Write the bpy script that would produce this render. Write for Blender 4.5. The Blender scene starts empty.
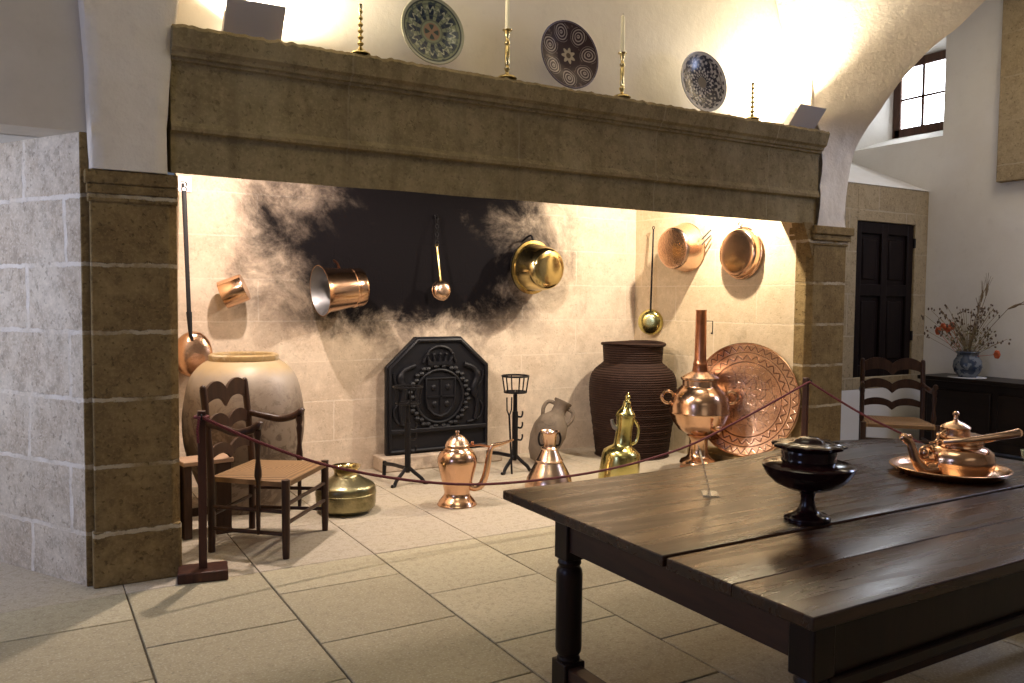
import bpy, bmesh, math, random
from mathutils import Vector, Matrix, noise
R = math.radians
PI = math.pi
random.seed(7)
SC = bpy.context.scene
COL = SC.collection

# ------------------------------------------------------------------ camera
F = 824.76
YAW, PIT, ROL, EYE = .53286, .05169, .00908, 1.5
fw = Vector((math.sin(YAW)*math.cos(PIT), math.cos(YAW)*math.cos(PIT), -math.sin(PIT)))
r0 = Vector((math.cos(YAW), -math.sin(YAW), 0))
u0 = r0.cross(fw)
rt = r0*math.cos(ROL) + u0*math.sin(ROL)
up = -r0*math.sin(ROL) + u0*math.cos(ROL)
CAM = Vector((0, 0, EYE))
cd = bpy.data.cameras.new('camera')
cd.sensor_width = 36
cd.lens = 36*F/1024
cd.clip_start = .05
cam = bpy.data.objects.new('camera', cd)
COL.objects.link(cam)
m3 = Matrix((rt, up, -fw)).transposed()
cam.matrix_world = Matrix.Translation(CAM) @ m3.to_4x4()
SC.camera = cam

def ray(x, y):
    return fw + rt*((x-512)/F) - up*((y-341.5)/F)
def Zp(x, y, z=0.0):
    d = ray(x, y); return CAM + d*((z-EYE)/d.z)
def Yp(x, y, Y):
    d = ray(x, y); return CAM + d*(Y/d.y)
def Xp(x, y, X):
    d = ray(x, y); return CAM + d*(X/d.x)
def mpp(p):
    return (Vector(p)-CAM).dot(fw)/F

# ------------------------------------------------------------------ mesh builder
def orient(loc, axis, twist=0.0):
    q = Vector(axis).normalized().to_track_quat('Z', 'Y')
    return Matrix.Translation(Vector(loc)) @ q.to_matrix().to_4x4() @ Matrix.Rotation(twist, 4, 'Z')

class MB:
    def __init__(s):
        s.v = []; s.f = []; s.tint = None
    def add(s, vs, fs, M=None):
        o = len(s.v)
        if M is not None:
            vs = [M @ Vector(p) for p in vs]
        s.v += [tuple(p) for p in vs]
        s.f += [tuple(i+o for i in f) for f in fs]
        return s
    def box(s, x0, x1, y0, y1, z0, z1, M=None):
        vs = [(x, y, z) for z in (z0, z1) for y in (y0, y1) for x in (x0, x1)]
        fs = [(0, 2, 3, 1), (4, 5, 7, 6), (0, 1, 5, 4), (2, 6, 7, 3), (0, 4, 6, 2), (1, 3, 7, 5)]
        return s.add(vs, fs, M)
    def quad(s, a, b, c, d):
        return s.add([a, b, c, d], [(0, 1, 2, 3)])
    def lathe(s, prof, n=40, M=None, wob=None):
        vs = []; fs = []; rings = []
        for k, (r, z) in enumerate(prof):
            if r < 1e-6:
                rings.append([len(vs)]); vs.append((0, 0, z))
            else:
                rings.append(list(range(len(vs), len(vs)+n)))
                for i in range(n):
                    a = 2*PI*i/n
                    rr = r*(1 + (wob(a, k) if wob else 0))
                    vs.append((rr*math.cos(a), rr*math.sin(a), z))
        for A, B in zip(rings, rings[1:]):
            if len(A) == 1 and len(B) == 1: continue
            for i in range(n):
                j = (i+1) % n
                if len(A) == 1: fs.append((A[0], B[j], B[i]))
                elif len(B) == 1: fs.append((A[i], A[j], B[0]))
                else: fs.append((A[i], A[j], B[j], B[i]))
        if len(rings[0]) > 1 and prof[0][0] < .012: fs.append(tuple(reversed(rings[0])))
        if len(rings[-1]) > 1 and prof[-1][0] < .012: fs.append(tuple(rings[-1]))
        return s.add(vs, fs, M)
    def tube(s, pts, rad, n=10, M=None, closed=False, flat=1.0, upv=None):
        pts = [Vector(p) for p in pts]; N = len(pts)
        if not hasattr(rad, '__len__'): rad = [rad]*N
        vs = []; fs = []
        tan = []
        for i in range(N):
            a = pts[(i-1) % N] if (closed or i > 0) else pts[0]
            b = pts[(i+1) % N] if (closed or i < N-1) else pts[-1]
            tan.append((b-a).normalized())
        ref = Vector(upv) if upv is not None else (Vector((0, 0, 1)) if abs(tan[0].z) < .9 else Vector((1, 0, 0)))
        nx = (ref - tan[0]*ref.dot(tan[0])).normalized()
        for i in range(N):
            if upv is None:
                nx = (nx - tan[i]*nx.dot(tan[i])).normalized()
            else:
                nx = (ref - tan[i]*ref.dot(tan[i])).normalized()
            ny = tan[i].cross(nx)
            for k in range(n):
                a = 2*PI*k/n
                vs.append(pts[i] + (nx*math.cos(a) + ny*math.sin(a)*flat)*rad[i])
        for i in range(N if closed else N-1):
            for k in range(n):
                j = (i+1) % N; l = (k+1) % n
                fs.append((i*n+k, i*n+l, j*n+l, j*n+k))
        if not closed:
            fs.append(tuple(range(n-1, -1, -1))); fs.append(tuple((N-1)*n+k for k in range(n)))
        return s.add(vs, fs, M)
    def prism(s, poly, z0, z1, M=None):
        n = len(poly)
        vs = [(x, y, z0) for x, y in poly] + [(x, y, z1) for x, y in poly]
        fs = [tuple(range(n-1, -1, -1)), tuple(range(n, 2*n))]
        fs += [(i, (i+1) % n, n+(i+1) % n, n+i) for i in range(n)]
        return s.add(vs, fs, M)
    def ball(s, c, r, n=14, M=None):
        if not hasattr(r, '__len__'): r = (r, r, r)
        k = max(4, n//2)
        T = Matrix.Translation(Vector(c)) @ Matrix.Diagonal((*r, 1))
        if M is not None: T = M @ T
        return s.lathe([(math.sin(PI*i/k), -math.cos(PI*i/k)) for i in range(k+1)], n, T)
    def build(s, name, mat, parent=None, world=False, bevel=0, angle=38, seg=2, sub=0):
        vs = s.v
        if world and parent is not None:
            o = parent.location if parent.parent is None else parent.parent.location
            vs = [(p[0]-o.x, p[1]-o.y, p[2]-o.z) for p in vs]
        me = bpy.data.meshes.new(name)
        me.from_pydata(vs, [], s.f); me.validate()
        bm = bmesh.new(); bm.from_mesh(me)
        bmesh.ops.recalc_face_normals(bm, faces=bm.faces)
        bm.to_mesh(me); bm.free()
        me.polygons.foreach_set('use_smooth', [True]*len(me.polygons))
        me.set_sharp_from_angle(angle=R(angle))
        if s.tint:
            at = me.attributes.new('tint', 'FLOAT', 'FACE')
            at.data.foreach_set('value', s.tint)
        me.materials.append(mat)
        ob = bpy.data.objects.new(name, me)
        COL.objects.link(ob)
        if parent is not None: ob.parent = parent
        if bevel:
            b = ob.modifiers.new('edge', 'BEVEL'); b.width = bevel; b.segments = seg; b.limit_method = 'ANGLE'; b.angle_limit = R(40)
        if sub:
            d = ob.modifiers.new('smooth', 'SUBSURF'); d.levels = sub; d.render_levels = sub
        return ob

def tag(o, label, cat, group=None):
    o['label'] = label; o['category'] = cat
    if group: o['group'] = group
    return o
def thing(name, label, cat, loc=(0, 0, 0), rz=0, group=None, rot=None):
    o = bpy.data.objects.new(name, None); COL.objects.link(o)
    o.empty_display_size = .1
    o.location = loc; o.rotation_euler = rot if rot is not None else (0, 0, rz)
    return tag(o, label, cat, group)
def struct(o):
    o['kind'] = 'structure'; return o
KIDS = lambda o: [c for c in bpy.data.objects if c.parent == o]
def copy_tree(o, parent=None):
    c = o.copy(); COL.objects.link(c)
    if parent is not None: c.parent = parent
    for ch in KIDS(o): copy_tree(ch, c)
    return c
def spline(pts, n=8):
    pts = [Vector(p) for p in pts]; out = []
    for i in range(len(pts)-1):
        p0 = pts[max(i-1, 0)]; p1 = pts[i]; p2 = pts[i+1]; p3 = pts[min(i+2, len(pts)-1)]
        for k in range(n):
            t = k/n
            out.append(.5*((2*p1) + (p2-p0)*t + (2*p0-5*p1+4*p2-p3)*t*t + (3*p1-p0-3*p2+p3)*t**3))
    out.append(pts[-1]); return out
def lin(a, b, n):
    return [a+(b-a)*i/(n-1) for i in range(n)]
def smooth_prof(pr, n=5):
    q = spline([(r, z, 0) for r, z in pr], n)
    return [(max(p.x, 0), p.y) for p in q]

# ------------------------------------------------------------------ materials
class V:
    """a value in a node tree; arithmetic makes Math nodes"""
    def __init__(s, nt, sock): s.nt = nt; s.k = sock
    def _m(s, op, *o):
        n = s.nt.nodes.new('ShaderNodeMath'); n.operation = op
        for i, x in enumerate((s,)+o):
            if isinstance(x, V): s.nt.links.new(x.k, n.inputs[i])
            else: n.inputs[i].default_value = x
        return V(s.nt, n.outputs[0])
    def __add__(s, o): return s._m('ADD', o)
    __radd__ = __add__
    def __sub__(s, o): return s._m('SUBTRACT', o)
    def __rsub__(s, o): return (s*-1)+o
    def __mul__(s, o): return s._m('MULTIPLY', o)
    __rmul__ = __mul__
    def __truediv__(s, o): return s._m('DIVIDE', o)
    def sin(s): return s._m('SINE')
    def cos(s): return s._m('COSINE')
    def abs(s): return s._m('ABSOLUTE')
    def sqrt(s): return s._m('SQRT')
    def mod(s, o): return s._m('FLOORED_MODULO', o)
    def atan2(s, o): return s._m('ARCTAN2', o)
    def max(s, o): return s._m('MAXIMUM', o)
    def min(s, o): return s._m('MINIMUM', o)
    def gt(s, o): return s._m('GREATER_THAN', o)
    def pow(s, o): return s._m('POWER', o)
    def step(s, a, b):
        n = s.nt.nodes.new('ShaderNodeMapRange'); n.interpolation_type = 'SMOOTHSTEP'
        s.nt.links.new(s.k, n.inputs[0])
        if a < b:
            n.inputs[1].default_value = a; n.inputs[2].default_value = b; n.inputs[3].default_value = 0; n.inputs[4].default_value = 1
        else:
            n.inputs[1].default_value = b; n.inputs[2].default_value = a; n.inputs[3].default_value = 1; n.inputs[4].default_value = 0
        return V(s.nt, n.outputs[0])

class Mat:
    def __init__(s, name, col=(.5, .5, .5), rough=.6, metal=0.0, **kw):
        s.m = bpy.data.materials.new(name); s.m.use_nodes = True
        s.nt = s.m.node_tree; s.b = s.nt.nodes['Principled BSDF']
        s.b.inputs['Base Color'].default_value = (*col, 1)
        s.b.inputs['Roughness'].default_value = rough
        s.b.inputs['Metallic'].default_value = metal
        for k, v in kw.items(): s.b.inputs[k].default_value = v
        s.co = None
    def coord(s):
        if s.co is None:
            s.co = s.nt.nodes.new('ShaderNodeTexCoord').outputs['Object']
        return s.co
    def xyz(s):
        n = s.nt.nodes.new('ShaderNodeSeparateXYZ'); s.nt.links.new(s.coord(), n.inputs[0])
        return [V(s.nt, o) for o in n.outputs]
    def comb(s, x, y, z=0.0):
        n = s.nt.nodes.new('ShaderNodeCombineXYZ')
        for i, q in enumerate((x, y, z)):
            if isinstance(q, V): s.nt.links.new(q.k, n.inputs[i])
            else: n.inputs[i].default_value = q
        return n.outputs[0]
    def noise(s, scale=5, detail=4, rough=.6, vec=None, dist=0):
        n = s.nt.nodes.new('ShaderNodeTexNoise'); n.inputs['Scale'].default_value = scale
        n.inputs['Detail'].default_value = detail; n.inputs['Roughness'].default_value = rough; n.inputs['Distortion'].default_value = dist
        s.nt.links.new(vec if vec is not None else s.coord(), n.inputs['Vector'])
        return V(s.nt, n.outputs[0])
    def voro(s, scale, feature='F1', vec=None):
        n = s.nt.nodes.new('ShaderNodeTexVoronoi'); n.feature = feature; n.inputs['Scale'].default_value = scale
        s.nt.links.new(vec if vec is not None else s.coord(), n.inputs['Vector'])
        return V(s.nt, n.outputs['Distance'])
    def attr(s, name):
        n = s.nt.nodes.new('ShaderNodeAttribute'); n.attribute_name = name
        return V(s.nt, n.outputs['Fac'])
    def mix(s, f, a, b, mode='MIX'):
        n = s.nt.nodes.new('ShaderNodeMix'); n.data_type = 'RGBA'; n.blend_type = mode
        for i, x in ((0, f), (6, a), (7, b)):
            if isinstance(x, V): s.nt.links.new(x.k, n.inputs[i])
            elif hasattr(x, 'is_output'): s.nt.links.new(x, n.inputs[i])
            elif isinstance(x, tuple): n.inputs[i].default_value = (*x, 1)
            else: n.inputs[i].default_value = x
        return n.outputs[2]
    def color(s, sock): s.nt.links.new(sock, s.b.inputs['Base Color']); return s
    def roughv(s, v): s.nt.links.new(v.k, s.b.inputs['Roughness']); return s
    def bump(s, v, strength=.3, dist=.01):
        n = s.nt.nodes.new('ShaderNodeBump'); n.inputs['Strength'].default_value = strength; n.inputs['Distance'].default_value = dist
        s.nt.links.new(v.k, n.inputs['Height']); s.nt.links.new(n.outputs[0], s.b.inputs['Normal']); return s

def stone(name, a, b, mort, ax=(0, 2), bw=.8, bh=.34, off=(0, 0), msize=.012, mamt=1.0, rough=.92, soot=None, vari=.5, stain=None, jit=.012, bmp=.5, grain=1.0):
    M = Mat(name, rough=rough, **{'Specular IOR Level': .08})
    q = M.xyz()
    n1 = M.noise(3.0, 6, .65); n2 = M.noise(14, 6, .7); n3 = M.noise(60, 3, .6); nw = M.noise(9, 2, .5)
    u = q[ax[0]] + off[0] + (nw-.5)*jit*2; v = q[ax[1]] + off[1] + (n2-.5)*jit*2
    br = M.nt.nodes.new('ShaderNodeTexBrick')
    M.nt.links.new(M.comb(u, v), br.inputs['Vector'])
    br.inputs['Scale'].default_value = 1; br.inputs['Brick Width'].default_value = bw; br.inputs['Row Height'].default_value = bh
    br.inputs['Mortar Size'].default_value = msize; br.inputs['Mortar Smooth'].default_value = .35
    br.inputs['Color1'].default_value = (*a, 1); br.inputs['Color2'].default_value = (*b, 1)
    br.inputs['Mortar'].default_value = (*a, 1)
    fac = V(M.nt, br.outputs['Fac'])
    c = M.mix(.35, a, br.outputs['Color'])
    c = M.mix((n1.step(.36, .62))*vari, c, b)
    c = M.mix((n2.step(.47, .64))*.55*vari*grain, c, tuple(x*.60 for x in b))
    c = M.mix((n2.step(.46, .32))*.45*vari, c, tuple(min(1, x*1.25) for x in a))
    c = M.mix((n3.step(.48, .66))*(.35*grain), c, tuple(min(1, x*1.3) for x in a))
    pits = M.noise(38, 2, .5).step(.62, .68)
    c = M.mix(pits*(.45*grain), c, tuple(x*.45 for x in b))
    c = M.mix(fac*mamt*(n1.step(.36, .58)), c, mort)
    if stain: c = stain(M, q, c)
    if soot: c = soot(M, q, c)
    M.color(c)
    M.bump(n2*.7 + n3*.3 + n1*.5 + pits*-.5 - fac*.4, bmp, .014)
    return M.m

LIME_A, LIME_B, LIME_M = (.55, .45, .30), (.40, .31, .185), (.70, .64, .54)
def soot_fn(M, q, c):
    x, y, z = q
    n1 = M.noise(1.6, 7, .72, dist=.6); n2 = M.noise(6, 6, .75, dist=.4)
    n0 = M.noise(.8, 3, .5)
    d = (((x-3.05)/1.30).abs()) + (n1-.5)*1.5 + (n2-.5)*.55 + (n0-.5)*.9
    zlow = (z*1.0 + (n1-.5)*.75 + (n2-.5)*.45).step(1.02, 1.42)
    side = d.step(1.28, .52)
    # thinner smoke staining around the black
    d2 = (((x-3.0)/1.9).abs()) + (n1-.5)*.9
    halo = d2.step(1.05, .45)*(z+(n2-.5)*.6).step(1.15, 1.75)
    c = M.mix(halo*.72, c, (.10, .075, .065))
    c = M.mix(side*zlow, c, (.006, .005, .006))
    low = (((x-3.2)/.95).abs()+(n2-.5)*.9).step(.9, .5)*(z+(n2-.5)*.8).step(1.5, .95)
    c = M.mix(low*(n2.step(.35, .65))*.55, c, (.16, .12, .10))
    return c
M_back = stone('sooty_stone', (.66, .545, .425), (.50, .39, .29), (.74, .65, .54), (0, 2), 1.25, .34, (.25, .06), .007, .45, soot=soot_fn, vari=.7, bmp=.22, grain=.45)
M_side = stone('hearth_side_stone', (.66, .53, .36), (.52, .40, .25), (.74, .64, .48), (1, 2), 1.0, .34, (.3, .06), .007, .4, vari=.6, bmp=.25, grain=.45)
M_pier = stone('pier_stone', (.245, .170, .076), (.16, .105, .046), (.50, .42, .30), (0, 2), 9.0, .345, (3, .07), .013, .75, vari=.9, jit=.02, bmp=.8)
def streaks(M, q, c):
    v = M.noise(1, 5, .6, M.comb(q[0]*7, q[2]*.7, q[1]))
    v2 = M.noise(1, 4, .6, M.comb(q[0]*2.2, q[2]*1.2, q[1]))
    c = M.mix(v.step(.5, .72)*.5, c, (.145, .105, .055))
    return M.mix(v2.step(.5, .75)*.4, c, (.36, .295, .175))
M_lintel = stone('lintel_stone', (.275, .21, .112), (.20, .15, .075), (.34, .28, .175), (0, 2), 1.15, 4.0, (.9, .6), .007, .5, vari=.8, stain=streaks)
M_reveal = stone('reveal_stone', (.60, .53, .43), (.46, .38, .29), (.74, .69, .62), (1, 2), .62, .345, (.15, .07), .014, .8, vari=.9, jit=.022)
M_baystone = stone('bay_stone', (.36, .285, .175), (.27, .205, .12), (.44, .38, .28), (0, 2), .9, .42, (.2, .1), .008, .6, vari=.6)

def plaster(name, col, col2, b=.35):
    M = Mat(name, rough=.95)
    n1 = M.noise(1.3, 6, .65); n2 = M.noise(11, 6, .65); n3 = M.noise(45, 3, .6)
    c = M.mix(n1.step(.35, .75), col, col2)
    c = M.mix(n2.step(.55, .8)*.3, c, tuple(x*.75 for x in col2))
    M.color(c); M.bump(n2 + n3*.3, b*(.5 if b < .5 else 1.2), .014)
    return M.m
M_plaster = plaster('cream_plaster', (.74, .68, .58), (.68, .62, .52))
M_dimplaster = plaster('beige_plaster', (.58, .52, .44), (.50, .445, .37))
M_plaster_rough = plaster('rough_plaster', (.68, .61, .52), (.56, .49, .40), .6)
M_plaster_white = plaster('white_plaster', (.72, .70, .66), (.66, .63, .58), .25)

def floor_mat():
    M = Mat('stone_flags', rough=.72)
    t = M.attr('tint'); n1 = M.noise(1.7, 6, .6); n2 = M.noise(22, 6, .75); n3 = M.noise(90, 2, .5)
    yy = M.xyz()[1]
    c = M.mix(t, (.44, .385, .255), (.33, .28, .175))
    c = M.mix(yy.gt(4.5)*.75, c, (.43, .36, .295))
    c = M.mix(n1.step(.4, .75)*.5, c, (.42, .36, .235))
    c = M.mix(n2.step(.47, .62)*.45, c, (.25, .205, .13))
    c = M.mix(n3.step(.52, .66)*.35, c, (.60, .54, .42))
    c = M.mix(M.noise(55, 2, .5).step(.62, .68)*.5, c, (.18, .15, .10))
    M.color(c); M.bump(n2*.7+n3*.3, .25, .006)
    return M.m
M_floor = floor_mat()
M_grout = Mat('dark_joint', (.10, .08, .055), .95).m

def wood(name, a, b, rough, ax=0, scale=1.0, bump=.15, coat=0.0, r2=None, spec=.3):
    M = Mat(name, rough=rough, **{'Specular IOR Level': spec})
    q = M.xyz(); st = [9.0*scale]*3; st[ax] = .9*scale
    vec = M.comb(q[0]*st[0], q[1]*st[1], q[2]*st[2])
    g = M.noise(1.5, 7, .65, vec, .6); g2 = M.noise(6, 4, .6, vec)
    kn = M.noise(5.0*scale, 3, .5).step(.70, .76)
    c = M.mix(g.step(.3, .7), a, b)
    c = M.mix(g2.step(.5, .75)*.45, c, tuple(x*.45 for x in b))
    c = M.mix(kn*.6, c, tuple(x*.3 for x in b))
    M.color(c)
    if r2 is not None: M.roughv(g.step(.25, .75)*(r2-rough) + rough)
    M.bump(g*.6+g2*.4, bump, .004)
    if coat: M.b.inputs['Coat Weight'].default_value = coat; M.b.inputs['Coat Roughness'].default_value = .15
    return M.m
M_table = wood('polished_dark_oak', (.052, .021, .010), (.018, .007, .005), .20, 0, 1.0, .025, 0, .36, .45)
M_tableleg = wood('dark_oak', (.018, .008, .006), (.009, .004, .004), .35, 2, 1.0, .08, spec=.22)
M_apron = wood('worn_dark_oak', (.055, .023, .014), (.024, .010, .008), .42, 1, 1.0, .08, spec=.3)
M_chair = wood('dark_walnut', (.060, .028, .016), (.028, .012, .008), .38, 2, 2, .1)
M_rush_dark = wood('walnut_post', (.075, .026, .015), (.035, .013, .009), .4, 2, 2, .1)
M_stool = wood('pale_scrubbed_wood', (.50, .33, .22), (.38, .24, .15), .65, 0, 1.5, .1)
M_stooldark = wood('brown_wood', (.070, .035, .020), (.035, .017, .010), .55, 2, 1.5, .1)
M_door = wood('black_oak', (.012, .007, .006), (.007, .004, .004), .5, 2, 1, .1, spec=.12)
M_chest = wood('ebony_oak', (.014, .008, .006), (.008, .005, .004), .38, 1, 1, .1, spec=.2)
M_winwood = wood('window_oak', (.085, .035, .018), (.045, .018, .010), .5, 2, 2, .1)

def metal(name, col, rough=.2, dark=None, hammer=0, var=.25):
    M = Mat(name, col, rough, 1.0)
    n1 = M.noise(6, 5, .65); n2 = M.noise(25, 4, .6)
    d = dark or tuple(x*.55 for x in col)
    M.color(M.mix(n1.step(.42, .8)*var*2, col, d))
    M.roughv(n2*.12 + (rough-.04))
    h = n1*.5
    if hammer: h = M.voro(hammer)*.6 + n1*.3
    M.bump(h, .18 if hammer else .06, .008)
    return M.m
M_copper = metal('polished_copper', (.72, .46, .30), .17, (.38, .20, .12))
M_copper_h = metal('hammered_copper', (.70, .44, .29), .20, (.34, .17, .10), 45)
M_copper_p = metal('pale_copper', (.78, .55, .40), .22, (.46, .28, .18), 0, .2)
M_copper_d = metal('aged_copper', (.55, .24, .13), .28, (.22, .09, .05), 0, .4)
M_brass = metal('polished_brass', (.64, .52, .25), .14, (.30, .23, .10))
M_brass_g = metal('greenish_brass', (.62, .56, .22), .18, (.36, .30, .10))
M_brass_old = metal('old_brass', (.34, .30, .17), .30, (.15, .135, .065), 60, .6)
M_tin = metal('tinned_lining', (.24, .235, .24), .45, (.12, .12, .125))
M_iron = Mat('black_iron', (.012, .011, .012), .5, .3, **{'Specular IOR Level': .25}).m
M_castiron = Mat('cast_iron', (.009, .009, .012), .45, .2, **{'Specular IOR Level': .3})
M_castiron.bump(M_castiron.noise(40, 5, .6), .25, .004); M_castiron = M_castiron.m

def rush():
    M = Mat('woven_rush', rough=.75)
    x, y, z = M.xyz()
    n = M.noise(30, 4, .6)
    w = ((x.abs().max(y.abs()))*260 + n*3).sin()*.5 + .5
    c = M.mix(w, (.15, .08, .03), (.28, .155, .06))
    c = M.mix(n.step(.5, .75)*.4, c, (.22, .12, .045))
    M.color(c); M.bump(w, .5, .004); return M.m
M_rush = rush()
def wicker():
    M = Mat('coiled_straw', rough=.68, **{'Specular IOR Level': .12})
    x, y, z = M.xyz()
    a = y.atan2(x)
    n = M.noise(14, 4, .6)
    w = (z*290 + n*2).sin()*.5+.5
    st = ((a*150) + (z*290)).sin()*.5+.5
    c = M.mix(w*.6+st*.4, (.010, .005, .004), (.045, .022, .015))
    c = M.mix(n.step(.5, .8)*.4, c, (.075, .042, .030))
    M.color(c); M.bump(w*.7+st*.3, .8, .008); return M.m
M_wicker = wicker()
def clay(name, a, b, c2, rough=.7, sc=5):
    M = Mat(name, rough=rough)
    n1 = M.noise(sc, 6, .7); n2 = M.noise(sc*.6, 5, .75, dist=1.0)
    c = M.mix(n1.step(.35, .7), a, b)
    c = M.mix(n2.step(.54, .68)*.75, c, c2)
    M.color(c); M.bump(n1, .15, .006); return M.m
def jar_mat():
    M = Mat('worn_earthenware', rough=.45)
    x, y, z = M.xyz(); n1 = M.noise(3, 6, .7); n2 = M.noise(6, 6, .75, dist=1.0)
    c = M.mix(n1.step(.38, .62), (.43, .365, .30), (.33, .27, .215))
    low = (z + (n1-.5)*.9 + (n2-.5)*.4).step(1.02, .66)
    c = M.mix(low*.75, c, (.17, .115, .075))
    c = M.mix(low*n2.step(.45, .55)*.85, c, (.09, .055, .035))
    c = M.mix((z + (n2-.5)*.1).step(.93, 1.02)*.6, c, (.45, .31, .13))
    M.color(c); M.bump(n1, .15, .006); return M.m
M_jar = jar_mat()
M_jarrim = clay('ochre_glaze', (.42, .29, .13), (.30, .20, .09), (.60, .50, .36), .3, 9)
M_amph = clay('grey_terracotta', (.19, .145, .105), (.14, .105, .075), (.09, .065, .045), .85, 9)
M_compote = Mat('aubergine_glaze', (.016, .005, .006), .14, 0, **{'Specular IOR Level': .25})
M_compote.bump(M_compote.noise(9, 3), .08, .005); M_compote = M_compote.m
M_wax = Mat('ivory_wax', (.86, .80, .58), .45).m
M_rope = Mat('red_cord', (.11, .010, .014), .75)
x_, y_, z_ = M_rope.xyz(); M_rope.bump(((x_+y_+z_)*420).sin(), .4, .003); M_rope = M_rope.m
M_lamp = Mat('grey_enamel', (.42, .39, .37), .5).m
M_lampglass = Mat('lit_lamp_glass', (1, 1, 1), .3, **{'Emission Color': (1, .93, .78, 1), 'Emission Strength': 14}).m
M_white = Mat('white_plate', (.80, .76, .74), .5).m
M_acryl = Mat('clear_acrylic', (.9, .93, .93), .08, **{'Transmission Weight': .92, 'IOR': 1.2}).m
M_greenbowl = Mat('celadon_glaze', (.45, .52, .40), .25).m
M_doily = Mat('white_linen', (.55, .54, .54), .9).m

def plate_mat(kind, rad):
    M = Mat('painted_faience_'+kind, rough=.22)
    x, y, z = M.xyz()
    r = ((x*x+y*y).sqrt())*(1/rad); a = y.atan2(x)
    n = M.noise(40/rad*.15, 4, .6)
    if kind == 'green':
        pet = ((a*12).cos()*.5+.5)
        c = M.mix(pet.step(.3, .6)*r.step(.32, .4)*r.step(.86, .8), (.24, .26, .16), (.020, .028, .05))
        zig = ((a*24).sin()*.06 + r).step(.60, .63)*((a*24).sin()*.06+r).step(.70, .67)
        c = M.mix(zig, c, (.42, .43, .30))
        c = M.mix((n*1.0).step(.52, .60)*.75*r.step(.3, .36), c, (.03, .05, .07))
        ring = ((r*42).sin()*.5+.5).step(.75, .95)*.6
        c = M.mix(ring*r.step(.25, .3), c, (.07, .09, .08))
        c = M.mix(r.step(.27, .25), c, (.30, .19, .12))
        c = M.mix(r.step(.25, .2)*(((a*4).cos()*.5+.5)*(r*9).sin()).step(.4, .6), c, (.05, .07, .06))
        c = M.mix(r.step(.90, .93), c, (.40, .40, .30))
        c = M.mix(r.step(.86, .89)*r.step(.93, .9), c, (.04, .05, .05))
    elif kind == 'paisley':
        sec = 2*PI/7
        al = (a + .2).mod(sec) - sec/2
        u = (al.cos()*r) - .64; v = al.sin()*r
        tw = ((u-.05)*(u-.05)+(v+.06)*(v+.06)).sqrt() + ((v*9).sin()*.03)
        lines = (tw*72).sin().step(.0, .5)*tw.step(.285, .265)
        inner = r.step(.30, .33)
        c = M.mix(lines*inner*r.step(.93, .9), (.045, .028, .032), (.36, .31, .29))
        c = M.mix(n.step(.58, .66)*.5*inner*tw.step(.24, .28), c, (.25, .18, .16))
        star = (r + ((a*7).cos()*.05)).step(.21, .18)
        c = M.mix(star, c, (.42, .36, .27)); c = M.mix(r.step(.09, .07), c, (.10, .07, .05))
        c = M.mix(r.step(.95, .965), c, (.30, .26, .28))
    else:
        c = M.mix((n*.8+((a*18).sin()*(r*30).sin())*.12).step(.33, .42), (.42, .40, .38), (.022, .022, .035))
        c = M.mix(r.step(.88, .92), c, (.50, .49, .48))
        c = M.mix(((r*26).sin()).step(.7, .9)*.6*r.step(.9, .86), c, (.02, .02, .03))
        c = M.mix(r.step(.2, .16), c, (.16, .14, .11))
    M.color(c); return M.m
def tray_mat(rad):
    M = Mat('engraved_copper', (.85, .46, .28), .24, 1.0)
    x, y, z = M.xyz()
    r = ((x*x+y*y).sqrt())*(1/rad); a = y.atan2(x)
    ph = (a*(40/(2*PI))).mod(1.0); tri = (ph-.5).abs()*2
    t1 = ((r-.86)*(1/.10)); zig = (t1-tri).abs().step(.22, .1)*t1.step(-.05, .02)*t1.step(1.05, .98)
    ph2 = (a*(28/(2*PI))).mod(1.0); tri2 = (ph2-.5).abs()*2
    t2 = ((r-.70)*(1/.09)); zig2 = (t2-tri2).abs().step(.25, .1)*t2.step(-.05, .02)*t2.step(1.05, .98)
    vec = M.comb(x*(1/rad), y*(1/rad))
    lat = M.voro(8.5, 'DISTANCE_TO_EDGE', vec).step(.035, .012)*r.step(.62, .58)
    star = ((((a*8).cos()*.5+.5)*.14+r)*34).sin().step(.75, .95)*r.step(.42, .38)
    rings = ((r-.665).abs().step(.014, .006)).max((r-.83).abs().step(.012, .005)).max((r-.975).abs().step(.01, .004))
    dk = zig.max(zig2).max(lat).max(star*.7).max(rings)
    n = M.noise(9, 4)
    c = M.mix(n.step(.4, .75)*.5, (.72, .50, .37), (.52, .31, .21))
    M.color(M.mix(dk*.85, c, (.13, .05, .035)))
    M.bump(dk*-1.0, .3, .003)
    return M.m

# ------------------------------------------------------------------ SETTING
HEARTH_Y, FRONT_Y = 6.8, 4.65
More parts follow.
